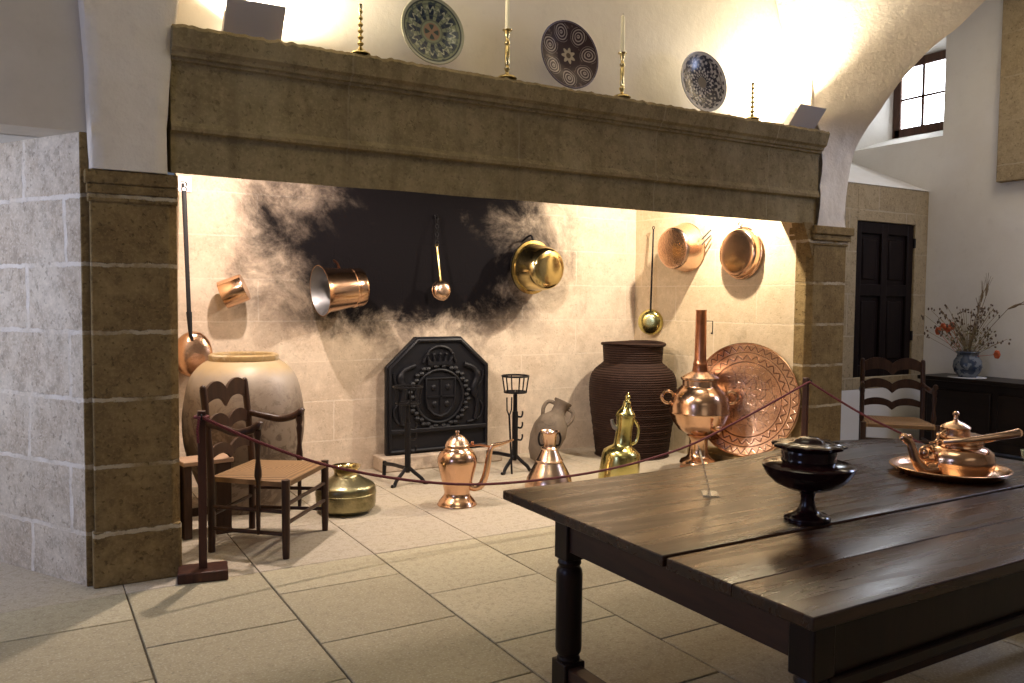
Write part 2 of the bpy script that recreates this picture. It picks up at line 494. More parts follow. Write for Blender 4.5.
# floor: flagstones in columns, broken joints
def build_floor():
    b = MB(); tint = []
    W, L, g = .663, .683, .0045
    for ci in range(-7, 13):
        x0 = .41 + ci*W; x1 = x0 + W
        ph = 3.75 if ci % 2 == 0 else 4.115
        edges = [4.505]
        y = ph
        while y > -4.2:
            if y < 4.40: edges.append(y)
            y -= L
        edges.append(-4.2)
        back = [4.505, 5.18+(.12 if ci % 2 else 0), 5.95+(.1 if ci % 2 else -.08), 6.75, 7.6]
        spans = list(zip(edges[1:], edges)) + list(zip(back, back[1:]))
        for y0, y1 in spans:
            if y1-y0 < .02: continue
            gg = g if y1 < 4.6 else g*.55
            dz = random.uniform(-.0012, .0012)
            b.box(x0+gg, x1-gg, y0+gg, y1-gg, -.03, dz)
            tint += [random.random()]*6
    b.tint = tint
    o = struct(b.build('floor', M_floor, bevel=.003, seg=1))
    g_ = MB(); g_.box(-4.3, 9.2, -4.3, 7.7, -.08, -.009)
    g2 = g_.build('joint_bed', M_grout, o)
    g2['kind'] = 'structure'
build_floor()

# firebox walls
def wall_grid(P, nu, nv, amp, name, mat):
    """a wall patch through four corners (a b / d c), gently uneven"""
    b = MB(); a, bb, c, d = [Vector(p) for p in P]
    nrm = (bb-a).cross(d-a).normalized(); vs = []; fs = []
    for j in range(nv+1):
        for i in range(nu+1):
            u, v = i/nu, j/nv
            p = (a*(1-u)+bb*u)*(1-v) + (d*(1-u)+c*u)*v
            h = noise.noise(p*1.7)*amp + noise.noise(p*6)*amp*.35
            if i in (0, nu) or j in (0, nv): h = 0
            vs.append(p+nrm*h)
    for j in range(nv):
        for i in range(nu):
            k = j*(nu+1)+i; fs.append((k, k+1, k+nu+2, k+nu+1))
    b.add(vs, fs)
    return struct(b.build(name, mat, angle=60))
wall_grid([(1.0, 6.8, 0), (5.50, 6.8, 0), (5.50, 6.8, 3.0), (1.0, 6.8, 3.0)], 60, 40, .012, 'wall_back', M_back)
wall_grid([(5.50, 6.8, 0), (5.60, 4.80, 0), (5.60, 4.80, 3.0), (5.50, 6.8, 3.0)], 30, 40, .006, 'wall_right', M_side)
wall_grid([(.71, 4.80, 0), (1.0, 6.8, 0), (1.0, 6.8, 3.0), (.71, 4.80, 3.0)], 30, 40, .006, 'wall_left', M_side)
b = MB(); b.box(.5, 5.9, 4.9, 6.95, 3.0, 3.06); struct(b.build('ceiling', M_iron))

# the stone fireplace: lintel, two piers with capitals
fire = thing('stone_fireplace', 'huge tan stone fireplace with long moulded lintel resting on two side piers', 'fireplace', (3.1, 4.65, 0))
prof = [(4.90, 2.13), (4.58, 2.13), (4.578, 2.338), (4.545, 2.345), (4.543, 2.365), (4.562, 2.395), (4.565, 2.66), (4.555, 2.69), (4.535, 2.695),
        (4.535, 2.71), (4.515, 2.715), (4.51, 2.735), (4.485, 2.75), (4.475, 2.79), (4.46, 2.84), (4.475, 2.86), (4.80, 2.862), (4.90, 2.862)]
prof = [(y+.075, 1.5+(z-1.5)*1.0165) for y, z in prof]
prof[0] = (4.97, 2.195)
def build_lintel():
    b = MB(); n = 320; xs = lin(.668, 5.655, n); vs = []; fs = []; K = len(prof)
    for i, x in enumerate(xs):
        for k, (y, z) in enumerate(prof):
            top = 1 if 12 <= k <= 15 else .3
            if k in (0, 16, 17): top = 0
            dy = noise.noise(Vector((x*3.1, y*3, z*3)))*.005 + noise.noise(Vector((x*17, k, 0)))*.006*top
            dz = noise.noise(Vector((x*2.3, 5, k)))*.003 + (noise.noise(Vector((x*23, 9, 0)))*.011*(1 if k in (14, 15) else 0))
            if k >= 14 and k <= 15 and x < 2.0: dz += noise.noise(Vector((x*31, 3, 0)))*.010
            vs.append((x, y+dy, z+dz))
    for i in range(n-1):
        for k in range(K):
            l = (k+1) % K
            fs.append((i*K+k, i*K+l, (i+1)*K+l, (i+1)*K+k))
    fs += [tuple(range(K)), tuple((n-1)*K+k for k in reversed(range(K)))]
    b.add(vs, fs); b.build('lintel', M_lintel, fire, world=True, angle=30)
build_lintel()
def pier(x0, x1, inner):
    """inner = +1 when the hearth is on its right"""
    b = MB(); ch = .045
    xo, xi = (x0, x1) if inner > 0 else (x1, x0)
    def sect(e, c):
        a0, a1 = x0-(e if inner > 0 else 0), x1+(0 if inner > 0 else e)
        if inner > 0: return [(a0, 4.65-e), (a1-c, 4.65-e), (a1, 4.65-e+c), (a1, 4.95), (a0, 4.95)]
        return [(a0+c, 4.65-e), (a1, 4.65-e), (a1, 5.34), (a0, 5.34), (a0, 4.65-e+c)]
    M = None
    b.prism(sect(.0, ch), .27, 1.99)
    b.prism(sect(.012, .012), 0, .29)
    p = b.build('pier', M_pier, fire, world=True, bevel=.008)
    c = MB()
    c.prism(sect(.010, .02), 1.97, 2.01); c.prism(sect(.028 if inner < 0 else .014, .01), 2.01, 2.06); c.prism(sect(.045 if inner < 0 else .022, .01), 2.06, 2.128)
    c.build('capital', M_pier, p, world=True, bevel=.008)
pier(.285, .70, 1)
pier(5.60, 6.05, -1)
b = MB(); b.prism([(5.62, 1.86), (5.595, 1.90), (5.575, 1.97), (5.545, 2.04), (5.515, 2.10), (5.50, 2.15), (5.62, 2.15)], 0, .13, Matrix.Translation((0, 4.77, 0)) @ Matrix.Rotation(PI/2, 4, 'X')); b.build('corbel', M_pier, fire, world=True, bevel=.004)

# plaster wall over the mantel, the vault pendentives and the arch to the right bay
b = MB(); b.box(.2, 6.0, 4.875, 4.98, 2.885, 4.8); struct(b.build('wall_front', M_plaster))
def pendentive_left():
    b = MB(); vs = []; fs = []
    S = [(2.13, .29, .650, 4.618), (2.36, .285, .648, 4.612), (2.7, .275, .672, 4.605), (3.04, .255, .715, 4.60), (3.4, .20, .81, 4.60), (3.8, .08, 1.0, 4.52), (4.3, -.15, 1.5, 4.3), (4.8, -.6, 2.3, 4.0)]
    S2 = []
    for (a, c) in zip(S, S[1:]):
        for t in (0, .2, .4, .6, .8): S2.append(tuple(p+(q-p)*t for p, q in zip(a, c)))
    S2.append(S[-1])
    K = 9
    for z, xl, xr, y in S2:
        row = [(xl-.03, 5.0, z), (xl, y+.03, z)] + [(xl+.012+(xr-xl-.024)*k/(K-3), y, z) for k in range(K-2)] + [(xr, y+.03, z), (xr+.01, 4.9, z)]
        for p in row:
            h = noise.noise(Vector(p)*6)*.010 + noise.noise(Vector(p)*19)*.004
            vs.append((p[0]+h*.5, p[1]+h, p[2]))
    W = K+2
    for j in range(len(S2)-1):
        for i in range(W-1):
            k = j*W+i; fs.append((k, k+1, k+W+1, k+W))
    fs.append(tuple(range(W)))
    b.add(vs, fs); return struct(b.build('wall_pendentive_left', M_plaster_rough, angle=70))
pendentive_left()
def pendentive_right():
    P = [(4.668, 2.13), (4.672, 2.24), (4.665, 2.45), (4.63, 2.66), (4.55, 2.86), (4.37, 3.07), (4.15, 3.30), (3.95, 3.45), (3.72, 3.57), (3.53, 3.70), (3.2, 3.85), (2.8, 3.98), (2.2, 4.12), (1.4, 4.2), (.4, 4.22)]
    Q = [(5.66, 4.64, 2.13), (5.66, 4.63, 2.24), (5.665, 4.625, 2.45), (5.69, 4.63, 2.66), (5.70, 4.66, 2.88), (5.66, 4.74, 3.10), (5.58, 4.82, 3.36), (5.48, 4.85, 3.62), (5.38, 4.86, 3.9), (5.26, 4.865, 4.2), (5.14, 4.87, 4.45), (5.0, 4.87, 4.6), (4.8, 4.87, 4.7), (4.6, 4.87, 4.75), (4.4, 4.87, 4.79)]
    Ps = spline([(6.05, y, z) for y, z in P], 4); Qs = spline(Q, 4)
    b = MB(); K = 16; vs = []; fs = []
    for p, q in zip(Ps, Qs):
        for k in range(K+1):
            t = k/K
            w = p*(1-t) + q*t
            h = noise.noise(w*5)*.016 + noise.noise(w*17)*.007
            if k == 0: h *= .5
            vs.append((w.x+h*.4, w.y-h, w.z-h*.4))
    W = K+1; N = len(Ps)
    for j in range(N-1):
        for k in range(K):
            i = j*W+k; fs.append((i, i+1, i+W+1, i+W))
    o = len(vs)
    for p in Ps: vs.append((6.06, p.y+.015, 4.8))
    for j in range(N-1): fs.append((j*W, (j+1)*W, o+j+1, o+j))
    b.add(vs, fs); return struct(b.build('wall_pendentive_right', M_plaster_rough, angle=70))
pendentive_right()
b = MB(); b.box(5.64, 6.05, 4.72, 6.4, 2.13, 4.8); struct(b.build('wall_return', M_plaster_rough))

# left: wall with a flat-headed splayed opening
b = MB(); b.box(-4, .30, 4.70, 5.0, 2.316, 4.8); b.box(-4, -1.5, 4.70, 5.0, 0, 2.316)
struct(b.build('wall_front_left', M_dimplaster))
wall_grid([(-.58, 6.13, 0), (.25, 4.70, 0), (.25, 4.70, 2.316), (-.58, 6.13, 2.316)], 24, 36, .012, 'wall_reveal', M_reveal)
b = MB(); b.box(.245, .30, 4.695, 4.96, 0, 2.316); struct(b.build('trim_2', M_pier, bevel=.006))
b = MB(); b.box(-2.4, .3, 4.98, 6.2, 2.316, 2.4); b.box(-2.4, -.5, 6.1, 6.2, 0, 2.5); b.box(-2.5, -2.4, 4.9, 6.2, 0, 2.5); struct(b.build('wall_recess', M_plaster_white))

# right bay
b = MB()
DY = 5.35; x0, x1, z0, z1 = 7.12, 8.06, .74, 2.31
b.box(6.05, x0, DY, DY+.25, .62, 2.67); b.box(x1, 8.27, DY, DY+.25, .62, 2.67); b.box(x0, x1, DY, DY+.25, z1, 2.67); b.box(x0, x1, DY, DY+.25, .62, z0)
b.add([(6.05, DY, 2.67), (8.27, DY, 2.67), (8.27, 6.4, 3.15), (6.05, 6.4, 3.15), (6.05, DY+.25, 2.60), (8.27, DY+.25, 2.60)], [(0, 1, 2, 3)])
struct(b.build('wall_bay', M_baystone, bevel=.006))
b = MB(); b.quad((6.05, DY-.004, 2.674), (8.27, DY-.004, 2.674), (8.27, 6.4, 3.156), (6.05, 6.4, 3.156))
b.box(6.05, 8.27, 6.4, 6.5, 2.5, 4.8); b.box(6.05, 8.27, DY+.003, DY+.25, 0, .62)
struct(b.build('wall_bay_plaster', M_plaster_white))
# right wall with its window embrasure
WX, FX = 8.27, 8.70
hy0, hy1, hz0, hz1 = 5.22, 6.28, 3.24, 4.50
iy0, iy1, iz0, iz1 = 5.38, 6.05, 3.40, 4.22
b = MB()
def wq(y0, y1, z0, z1): b.quad((WX, y0, z0), (WX, y1, z0), (WX, y1, z1), (WX, y0, z1))
wq(-4, hy0, 0, 4.8); wq(hy1, 6.5, 0, 4.8); wq(hy0, hy1, 0, hz0); wq(hy0, hy1, hz1, 4.8)
O = [(hy0, hz0), (hy1, hz0), (hy1, hz1), (hy0, hz1)]; I = [(iy0, iz0), (iy1, iz0), (iy1, iz1), (iy0, iz1)]
for k in range(4):
    l = (k+1) % 4
    b.quad((WX, *O[k]), (WX, *O[l]), (FX, *I[l]), (FX, *I[k]))
struct(b.build('wall_far_right', M_plaster_white, angle=20))
b = MB(); fr = .075
b.box(FX-.06, FX+.02, iy0-.02, iy0+fr, iz0-.02, iz1+.02); b.box(FX-.06, FX+.02, iy1-fr, iy1+.02, iz0-.02, iz1+.02)
b.box(FX-.06, FX+.02, iy0, iy1, iz0-.02, iz0+fr); b.box(FX-.06, FX+.02, iy0, iy1, iz1-fr, iz1+.02)
w1 = struct(b.build('window_1', M_winwood, bevel=.006))
b = MB(); ym = (iy0+iy1)/2; zm = 3.80
b.box(FX-.045, FX-.01, ym-.014, ym+.014, iz0+fr, iz1-fr); b.box(FX-.045, FX-.01, iy0+fr, iy1-fr, zm-.012, zm+.012)
b.build('glazing_bar', M_winwood, w1)
M_sky = Mat('daylit_pane', (.9, .95, 1), .3, **{'Emission Color': (.86, .92, 1, 1), 'Emission Strength': 11.0}).m
b = MB(); b.box(FX-.03, FX-.02, iy0+fr-.01, iy1-fr+.01, iz0+fr-.01, iz1-fr+.01); b.build('pane', M_sky, w1)
b = MB(); b.box(8.19, 8.30, 3.85, 4.61, 2.68, 4.8); struct(b.build('trim_1', M_baystone, bevel=.008))
# rest of the room, behind and beside the viewer
b = MB(); b.box(-4.1, -4.0, -4, 5, 0, 4.8); b.box(-4.1, 8.4, -4.1, -4.0, 0, 4.8); struct(b.build('wall_room', M_dimplaster))
b = MB(); b.box(-4.1, 8.8, -4.1, 7, 4.8, 4.9); struct(b.build('ceiling_vault', M_dimplaster))

# cupboard door in the bay wall
b = MB(); b.box(x0, x1, DY+.05, DY+.10, z0, z1)
d1 = struct(b.build('door_1', M_door))
b = MB(); s = .10; zmid = 1.62; xm = (x0+x1)/2
for a, c in ((x0, x0+s), (x1-s, x1), (xm-.05, xm+.05)): b.box(a, c, DY+.02, DY+.06, z0, z1)
for a, c in ((z0, z0+.12), (z1-.12, z1), (zmid-.06, zmid+.06)): b.box(x0, x1, DY+.022, DY+.06, a, c)
b.build('door_frame', M_door, d1, bevel=.008)
for a, c in ((x0+s, xm-.05), (xm+.05, x1-s)):
    for e, f in ((z0+.12, zmid-.06), (zmid+.06, z1-.12)):
        b = MB(); b.box(a+.05, c-.05, DY+.036, DY+.055, e+.05, f-.05); b.build('door_panel', M_door, d1, bevel=.018)
for z in (1.15, 2.12):
    b = MB(); b.tube([(x1+.005, DY+.012, z-.05), (x1+.005, DY+.012, z+.05)], .014); b.build('hinge', M_iron, d1)

# ------------------------------------------------------------------ MANTEL SHELF
ZM = 2.892
def lamp():
    t = thing('flood_light', 'grey uplight box at the far left end of the stone mantel, its front plate leaning', 'lamp', (1.10, 4.68, ZM), R(-2), 'uplights on the mantel')
    b = MB(); T = Matrix.Translation((0, .03, .02)) @ Matrix.Rotation(R(40), 4, 'X')
    b.box(-.155, .155, -.006, .006, 0, .21, T)
    b.box(-.155, -.145, 0, .05, 0, .12, T); b.box(.145, .155, 0, .05, 0, .12, T)
    b.box(-.155, .155, 0, .06, 0, .008, T)
    b.build('housing', M_lamp, t, bevel=.003)
    b = MB(); b.box(-.12, .12, .0, .12, 0, .014); b.build('bracket', M_white, t, bevel=.003)
    b = MB(); b.box(-.11, .11, .045, .075, .03, .05, T); b.build('lamp_tube', M_lampglass, t)
    return t
L1 = lamp()
L2 = copy_tree(L1); L2.location = (5.50, 4.68, ZM); L2.rotation_euler.z = R(0)
L2['label'] = 'small grey uplight box at the far right end of the mantel below the arch'

def bobbin(px, label):
    p = Yp(px, 60, 4.595)
    t = thing('candlestick', label, 'candlestick', (p.x, 4.595, ZM), 0, 'brass candlesticks on the mantel')
    b = MB(); b.lathe(smooth_prof([(0, 0), (.052, 0), (.054, .008), (.035, .02), (.016, .035), (.008, .045)]), 28); b.build('base', M_brass, t)
    b = MB(); pr = [(.007, .04)]
    z = .055
    for k in range(6):
        r = .019-.001*k
        pr += [(.007, z-.008), (r*.85, z), (r, z+.006), (r*.85, z+.012), (.007, z+.019)]; z += .036
    pr += [(.012, z), (.014, z+.012), (0, z+.012)]
    b.lathe(pr, 20); b.build('stem', M_brass, t)
    return t
c1 = bobbin(360.5, 'beaded brass candlestick without candle, left of the green patterned dish')
c2 = copy_tree(c1); c2.location.x = Yp(752, 122, 4.595).x; c2.scale = (1.0, 1.0, .98)
c2['label'] = 'beaded brass candlestick without candle, right of the smallest dish'
def stick(px, label, candle_label, tilt=0):
    p = Yp(px, 80, 4.60)
    t = thing('candlestick', label, 'candlestick', (p.x, 4.60, ZM), 0, 'brass candlesticks on the mantel')
    b = MB(); b.lathe(smooth_prof([(0, 0), (.058, 0), (.060, .01), (.050, .018), (.030, .026), (.014, .034), (.010, .042)]), 32); b.build('base', M_brass, t)
    b = MB(); b.lathe([(.010, .038), (.013, .05), (.019, .06), (.020, .068), (.014, .076), (.011, .082), (.015, .09), (.0145, .2), (.011, .21), (.018, .22), (.019, .23), (.012, .24), (.010, .255), (.015, .27), (.018, .285), (.017, .3), (.0, .3)], 24); b.build('stem', M_brass, t)
    b = MB(); b.lathe([(.012, .297), (.031, .302), (.032, .307), (.013, .310), (0, .31)], 28); b.build('drip_pan', M_brass, t)
    c = MB(); c.lathe([(0, 0), (.0155, 0), (.0145, .12), (.0125, .24), (.005, .252), (0, .253)], 18)
    cn = c.build('candle', M_wax); cn.location = (p.x, 4.60, ZM+.31)
    tag(cn, candle_label, 'candle')
    w = MB(); w.tube([(0, 0, .25), (.001, 0, .265)], .0012, 6); w.build('wick', M_iron, cn)
stick(507, 'brass candlestick with cream candle between the green dish and the dark paisley dish', 'tall cream candle in the brass candlestick beside the green dish')
stick(622, 'brass candlestick with cream candle between the dark paisley dish and smallest dish', 'tall cream candle in the brass candlestick nearest the smallest dish')

def plate(px, py, rpx, label, kind):
    P = Yp(px, py, 4.70); s = mpp(P); rad = rpx*s
    lean = R(7); n = Vector((0, -math.cos(lean), math.sin(lean)))
    c = Vector((P.x, 4.72, P.z))
    t = thing('painted_dish', label, 'dish', c, group='painted dishes on the mantel')
    t.rotation_mode = 'QUATERNION'; t.rotation_quaternion = n.to_track_quat('Z', 'Y')
    b = MB(); r = rad
    b.lathe([(0, -.018), (r*.45, -.018), (r*.5, -.010), (r*.93, .012), (r, .020), (r*.995, .026), (r*.95, .024), (r*.62, .012), (r*.55, .004), (r*.3, .001), (0, .001)], 64)
    b.build('bowl', plate_mat(kind, rad), t, angle=50)
    b = MB(); b.tube([(r*.985*math.cos(a), r*.985*math.sin(a), .024) for a in lin(0, 2*PI, 65)[:-1]], .0045, 8, closed=True)
    b.build('rim', {'green': Mat('greenish_rim', (.38, .37, .25), .25).m, 'paisley': Mat('plum_rim', (.09, .07, .11), .25).m, 'small': Mat('white_rim', (.55, .54, .52), .25).m}[kind], t)
plate(433, 31, 34.5, 'round green and blue patterned dish with brown centre leaning on the mantel wall', 'green')
plate(570, 55, 34.5, 'dark round dish with pale paisley swirls and star centre leaning on the wall', 'paisley')
plate(704, 82, 30.5, 'smaller black and white speckled dish leaning on the mantel wall', 'small')

# ------------------------------------------------------------------ HANGING COPPER
def ring_pts(c, ax, r, n=24, a0=0, a1=2*PI, full=True):
    M = orient(c, ax); ts = lin(a0, a1, n+1)
    if full: ts = ts[:-1]
    return [M @ Vector((r*math.cos(a), r*math.sin(a), 0)) for a in ts]
# long-handled skimmer at the left jamb
P = Yp(196.5, 354, 6.56); s = mpp(P)
t = thing('copper_skimmer', 'copper skimmer with very long dark iron handle hanging at the left jamb', 'skimmer', P)
top = Yp(184, 191, 6.68); mid = Yp(189, 312, 6.6); low = Yp(190.5, 334, 6.58)
b = MB(); ax = Vector((.10, -1, .10)); r = 18.0*s
b.lathe(smooth_prof([(0, .0), (r*.55, .004), (r*.9, .02), (r, .05), (r*1.0, .10), (r*.97, .104), (r*.86, .06), (r*.5, .02), (0, .015)], 4), 36, orient((0, 0, 0), -ax) @ Matrix.Diagonal((1, 1.3, 1.2, 1)))
b.build('pan', M_copper_h, t)
b = MB(); b.tube([top-P, top*.4+mid*.6-P, mid-P], [.018, .016, .016], 8, flat=.5); b.tube([mid-P, low-P, low-P+Vector((.012, 0, -.05))], [.022, .014, .012], 8); b.build('handle', M_iron, t)
b = MB(); b.tube(ring_pts(top-P+Vector((0, 0, .014)), (0, 1, 0), .018), .004, 6, closed=True); b.build('hanging_ring', M_iron, t)
# white plate at the corner it hangs from
P2 = Yp(184.5, 184, 6.787)
b = MB(); b.box(-.045, .05, 0, .012, -.06, .06); tp = tag(b.build('hook_plate', M_white), 'small white square hook plate above the long skimmer handle', 'hook plate'); tp.location = P2
b = MB(); b.box(-.022, -.004, -.004, 0, -.024, .004); b.box(-.03, .0, -.004, 0, .012, .018); b.tube([(.004, -.002, .018), (.016, -.006, .004), (.014, -.004, -.014)], .004, 6); b.build('hook', M_iron, tp)

# small copper pot on the left of the rear wall
P = Yp(234, 291, 6.62); s = mpp(P)
t = thing('copper_saucepan', 'small plain copper pot hung sideways left on the rear wall above the big jar', 'pot', P)
ax = (rt*-.88 + up*-.36 + fw*-.12).normalized()      # towards its mouth
r = 14.2*s; L = 23*s
b = MB(); b.lathe([(0, -L/2), (r*.93, -L/2), (r*.97, -L/2+.008), (r, L/2), (r*.965, L/2), (r*.93, -L/2+.015), (0, -L/2+.015)], 40, orient((0, 0, 0), ax)); b.build('body', M_copper, t)
b = MB(); e = Vector((0, 0, 0)) + ax*(L*.35)
b.tube([e+fw*(r*.9), e+fw*(r*1.05)+up*.05, Vector((0, .19, .09))], .009, 8); b.build('handle', M_iron, t)
# copper bucket
P = Yp(340, 289, 6.50); s = mpp(P)
t = thing('copper_bucket', 'tapering copper bucket with grey tinned inside, hung sideways beside the black soot', 'bucket', P)
m0 = Yp(320, 291.5, 6.42)-P; m1 = Yp(361, 286.5, 6.56)-P
ax = Vector((-.98, -.08, -.10)).normalized()
L = .36; r1, r0_ = 25.5*s, 19.5*s
OM = orient((m0+m1)/2, ax)
b = MB(); b.lathe([(0, -L/2), (r0_*.96, -L/2), (r0_, -L/2+.012), (r0_*1.0, -L/2+.07), (r0_*1.03, -L/2+.075), (r0_*1.03, -L/2+.09), (r0_*1.0, -L/2+.095), (r1*.88, L/2-.05), (r1*.98, L/2-.01), (r1, L/2), (r1*.965, L/2)], 48, OM); b.build('body', M_copper, t)
b = MB(); b.lathe([(r1*.962, L/2-.001), (r1*.86, L/2-.05), (r0_*.97, -L/2+.09), (r0_*.93, -L/2+.02), (0, -L/2+.018)], 48, OM); b.build('lining', M_tin, t)
b = MB(); e0 = OM @ Vector((0, 0, L/2-.06)); b.tube(spline([(.0, .02, r1*.8), (.02, .12, .21), (.03, .24, .24)], 4), .011, 8); b.build('hanging_hook', M_copper_d, t)
# ladle hanging from a hook in the soot
P = Yp(442, 290, 6.66); s = mpp(P)
t = thing('brass_ladle', 'brass ladle with round copper bowl hanging before the black sooty wall', 'ladle', P)
b = MB(); b.lathe(smooth_prof([(0, .045), (.05, .04), (.08, .018), (.09, -.012), (.094, -.014), (.088, -.006), (.06, .022), (0, .035)], 4), 32, orient((0, 0, 0), (0, -1, .12))); b.build('bowl', M_copper_p, t)
h0 = Yp(440.5, 281, 6.66)-P; h1 = Yp(437, 247, 6.70)-P; h2 = Yp(437, 216, 6.76)-P
b = MB(); b.tube([h0, h1], [.011, .009], 10); b.tube(ring_pts(h1+Vector((0, 0, .012)), (0, 1, 0), .014), .004, 6, closed=True); b.build('handle', M_brass, t)
P3 = P+h2
hk = thing('chain_hook', 'dark iron hook and chain above the brass ladle on the sooty wall', 'hook', P3)
b = MB()
d = (h1+Vector((0, 0, .02)))-h2
for k in range(7):
    c = d*((k+.5)/7); b.tube([c + q for q in ring_pts((0, 0, 0), (1, 0, 0) if k % 2 else (0, 1, 0), .016)], .004, 6, closed=True)
b.build('chain', M_iron, hk)
b = MB(); b.tube([(0, .03, 0), (0, -.01, .005), (0, -.025, -.012), (0, -.012, -.024)], .007, 8); b.ball((0, .02, 0), .02, 12); b.build('spike', M_iron, hk)
# brass cauldron
P = Yp(542, 268, 6.50); s = mpp(P)
t = thing('brass_cauldron', 'polished brass cauldron hung mouth to the wall right of the soot', 'cauldron', P)
bt = Yp(552.5, 271, 6.30)-P; rm = Yp(530, 265.5, 6.66)-P
ax = (rm-bt).normalized()*.75 + Vector((-.15, .75, .0)); ax.normalize()
r = 25.5*s; L = .26; OM = orient((bt+rm)/2, ax)
b = MB(); b.lathe([(0, -L/2-.012), (r*.5, -L/2-.008), (r*.68, -L/2), (r*.76, -L/2+.012), (r*.84, -L/2+.06), (r*.93, L/2-.03), (r*.95, L/2-.015), (r*1.06, L/2-.012), (r*1.07, L/2), (r*.93, L/2), (r*.80, -L/2+.05), (0, -L/2+.01)], 48, OM); b.build('body', M_brass, t)
b = MB(); b.tube([OM @ Vector(q) for q in ((r*1.0*math.cos(a), r*1.0*math.sin(a), L/2+.01) for a in lin(0, 2*PI, 41)[:-1])], .012, 8, closed=True); b.build('iron_rim', M_iron, t)
b = MB(); b.tube(spline([(OM @ Vector((0, r*.9, L/2))), (OM @ Vector((0, r*1.25, L/2+.05))), Vector((rm.x, .31, r*1.1))], 4), .010, 8); b.build('handle', M_iron, t)
# right side wall: skimmer, saucepan, round pan
P = Xp(650, 322, 5.42); s = mpp(P)
t = thing('brass_skimmer', 'round brass skimmer on a long thin dark handle, above the wicker jar', 'skimmer', P)
tp_ = Xp(653.5, 229, 5.46)-P; hb = Xp(650.5, 312, 5.42)-P
b = MB(); r = 12.5*s; b.lathe(smooth_prof([(0, .03), (r*.5, .028), (r*.85, .012), (r, -.012), (r*1.0, -.016), (r*.8, .004), (0, .02)], 4), 32, orient((0, 0, 0), (-.8, -.6, .0))); b.build('bowl', M_brass_g, t)
b = MB(); b.tube([hb+Vector((0, 0, -.03)), hb, tp_], [.012, .010, .008], 8); b.tube(ring_pts(tp_+Vector((0, 0, .012)), (1, .3, 0), .014), .004, 6, closed=True); b.build('handle', M_iron, t)
P = Xp(679, 248, 5.40); s = mpp(P)
t = thing('copper_saucepan', 'wide pale copper saucepan hung base outward, left of the round copper lid', 'saucepan', P)
ax = (Vector((-1, -.12, -.10))).normalized(); r = 24.0*s; L = .20; OM = orient((0, 0, 0), ax)
b = MB(); b.lathe([(0, L/2), (r*.78, L/2), (r*.84, L/2-.008), (r*.87, L/2-.025), (r*1.0, -L/2+.01), (r*1.03, -L/2), (r*.97, -L/2), (r*.83, L/2-.03), (0, L/2-.02)], 48, OM); b.build('body', M_copper_p, t)
b = MB(); b.lathe([(0, L/2+.004), (r*.72, L/2+.004), (r*.775, L/2+.0005)], 48, OM); b.build('base', M_copper_h, t)
hx = Xp(703, 238, 5.46)-P; hy = Xp(711, 232, 5.50)-P
for dz in (0, .05):
    b = MB(); b.tube([hx*.95+Vector((0, 0, dz-.06)), hx+Vector((0, 0, dz-.05)), hy+Vector((0, 0, dz-.03))], .008, 8); b.build('handle', M_tin, t)
P = Xp(739.5, 253, 5.52); s = mpp(P)
t = thing('copper_pan_lid', 'round shallow copper pan hung flat high on the right hearth wall', 'pan', P)
r = 25.5*s; OM = orient((0, 0, 0), (-1, -.04, .03))
b = MB(); b.lathe(smooth_prof([(0, .05), (r*.6, .048), (r*.86, .04), (r*.93, .02), (r*.95, -.02), (r*1.02, -.028), (r*1.02, -.034), (r*.9, -.03), (r*.8, .03), (0, .04)], 4), 48, OM); b.build('pan', M_copper, t)
b = MB(); b.tube(ring_pts((0, .0, r*1.10), (1, 0, 0), .022), .006, 8, closed=True); b.tube([(-.01, 0, r*.98), (0, 0, r*1.1)], .008, 8); b.build('hanging_ring', M_tin, t)

# ------------------------------------------------------------------ HEARTH OBJECTS
def vessel(name, label, cat, px, py, tilt=None):
    P = Zp(px, py); s = mpp(P)
    return thing(name, label, cat, P), P, s
def sc(pr, s, sm=0):
    q = [(r*s, h*s) for r, h in pr]
    return smooth_prof(q, sm) if sm else q

# big earthenware jar
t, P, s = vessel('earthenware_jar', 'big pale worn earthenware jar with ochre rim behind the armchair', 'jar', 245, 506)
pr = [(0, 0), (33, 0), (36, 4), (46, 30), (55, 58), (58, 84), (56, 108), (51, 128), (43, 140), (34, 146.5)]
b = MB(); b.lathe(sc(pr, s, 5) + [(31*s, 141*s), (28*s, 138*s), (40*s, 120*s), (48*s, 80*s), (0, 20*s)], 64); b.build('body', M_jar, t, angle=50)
b = MB(); b.lathe(sc([(31, 145), (33, 146), (33.5, 148), (33.2, 151.5), (31, 153), (28, 152), (27, 148), (28, 145)], s), 64); b.build('rim', M_jarrim, t)
# squat brass pot
t, P, s = vessel('brass_pot', 'squat greenish brass pot with narrow neck on the floor beside the armchair', 'pot', 346, 511)
b = MB(); b.lathe(sc([(0, 0), (21, 0), (24, 1.5), (28.4, 5), (29.4, 10), (29.6, 20), (28.8, 25.5), (26, 28.5), (19, 32.5), (13, 36), (11.5, 38)], s, 4) + sc([(11, 37), (9.5, 36), (0, 20)], s), 56); b.build('body', M_brass_old, t, angle=50)
b = MB(); b.lathe(sc([(11.2, 36.5), (11.5, 38), (12, 42), (14.2, 44.5), (14.6, 46), (13, 45.5), (10.5, 42), (10.2, 37)], s), 48); b.build('neck', M_brass, t)
b = MB(); b.lathe(sc([(28.8, 17), (30.0, 18), (30.0, 19.5), (29.2, 20.5)], s), 56); b.build('band', M_brass_old, t)
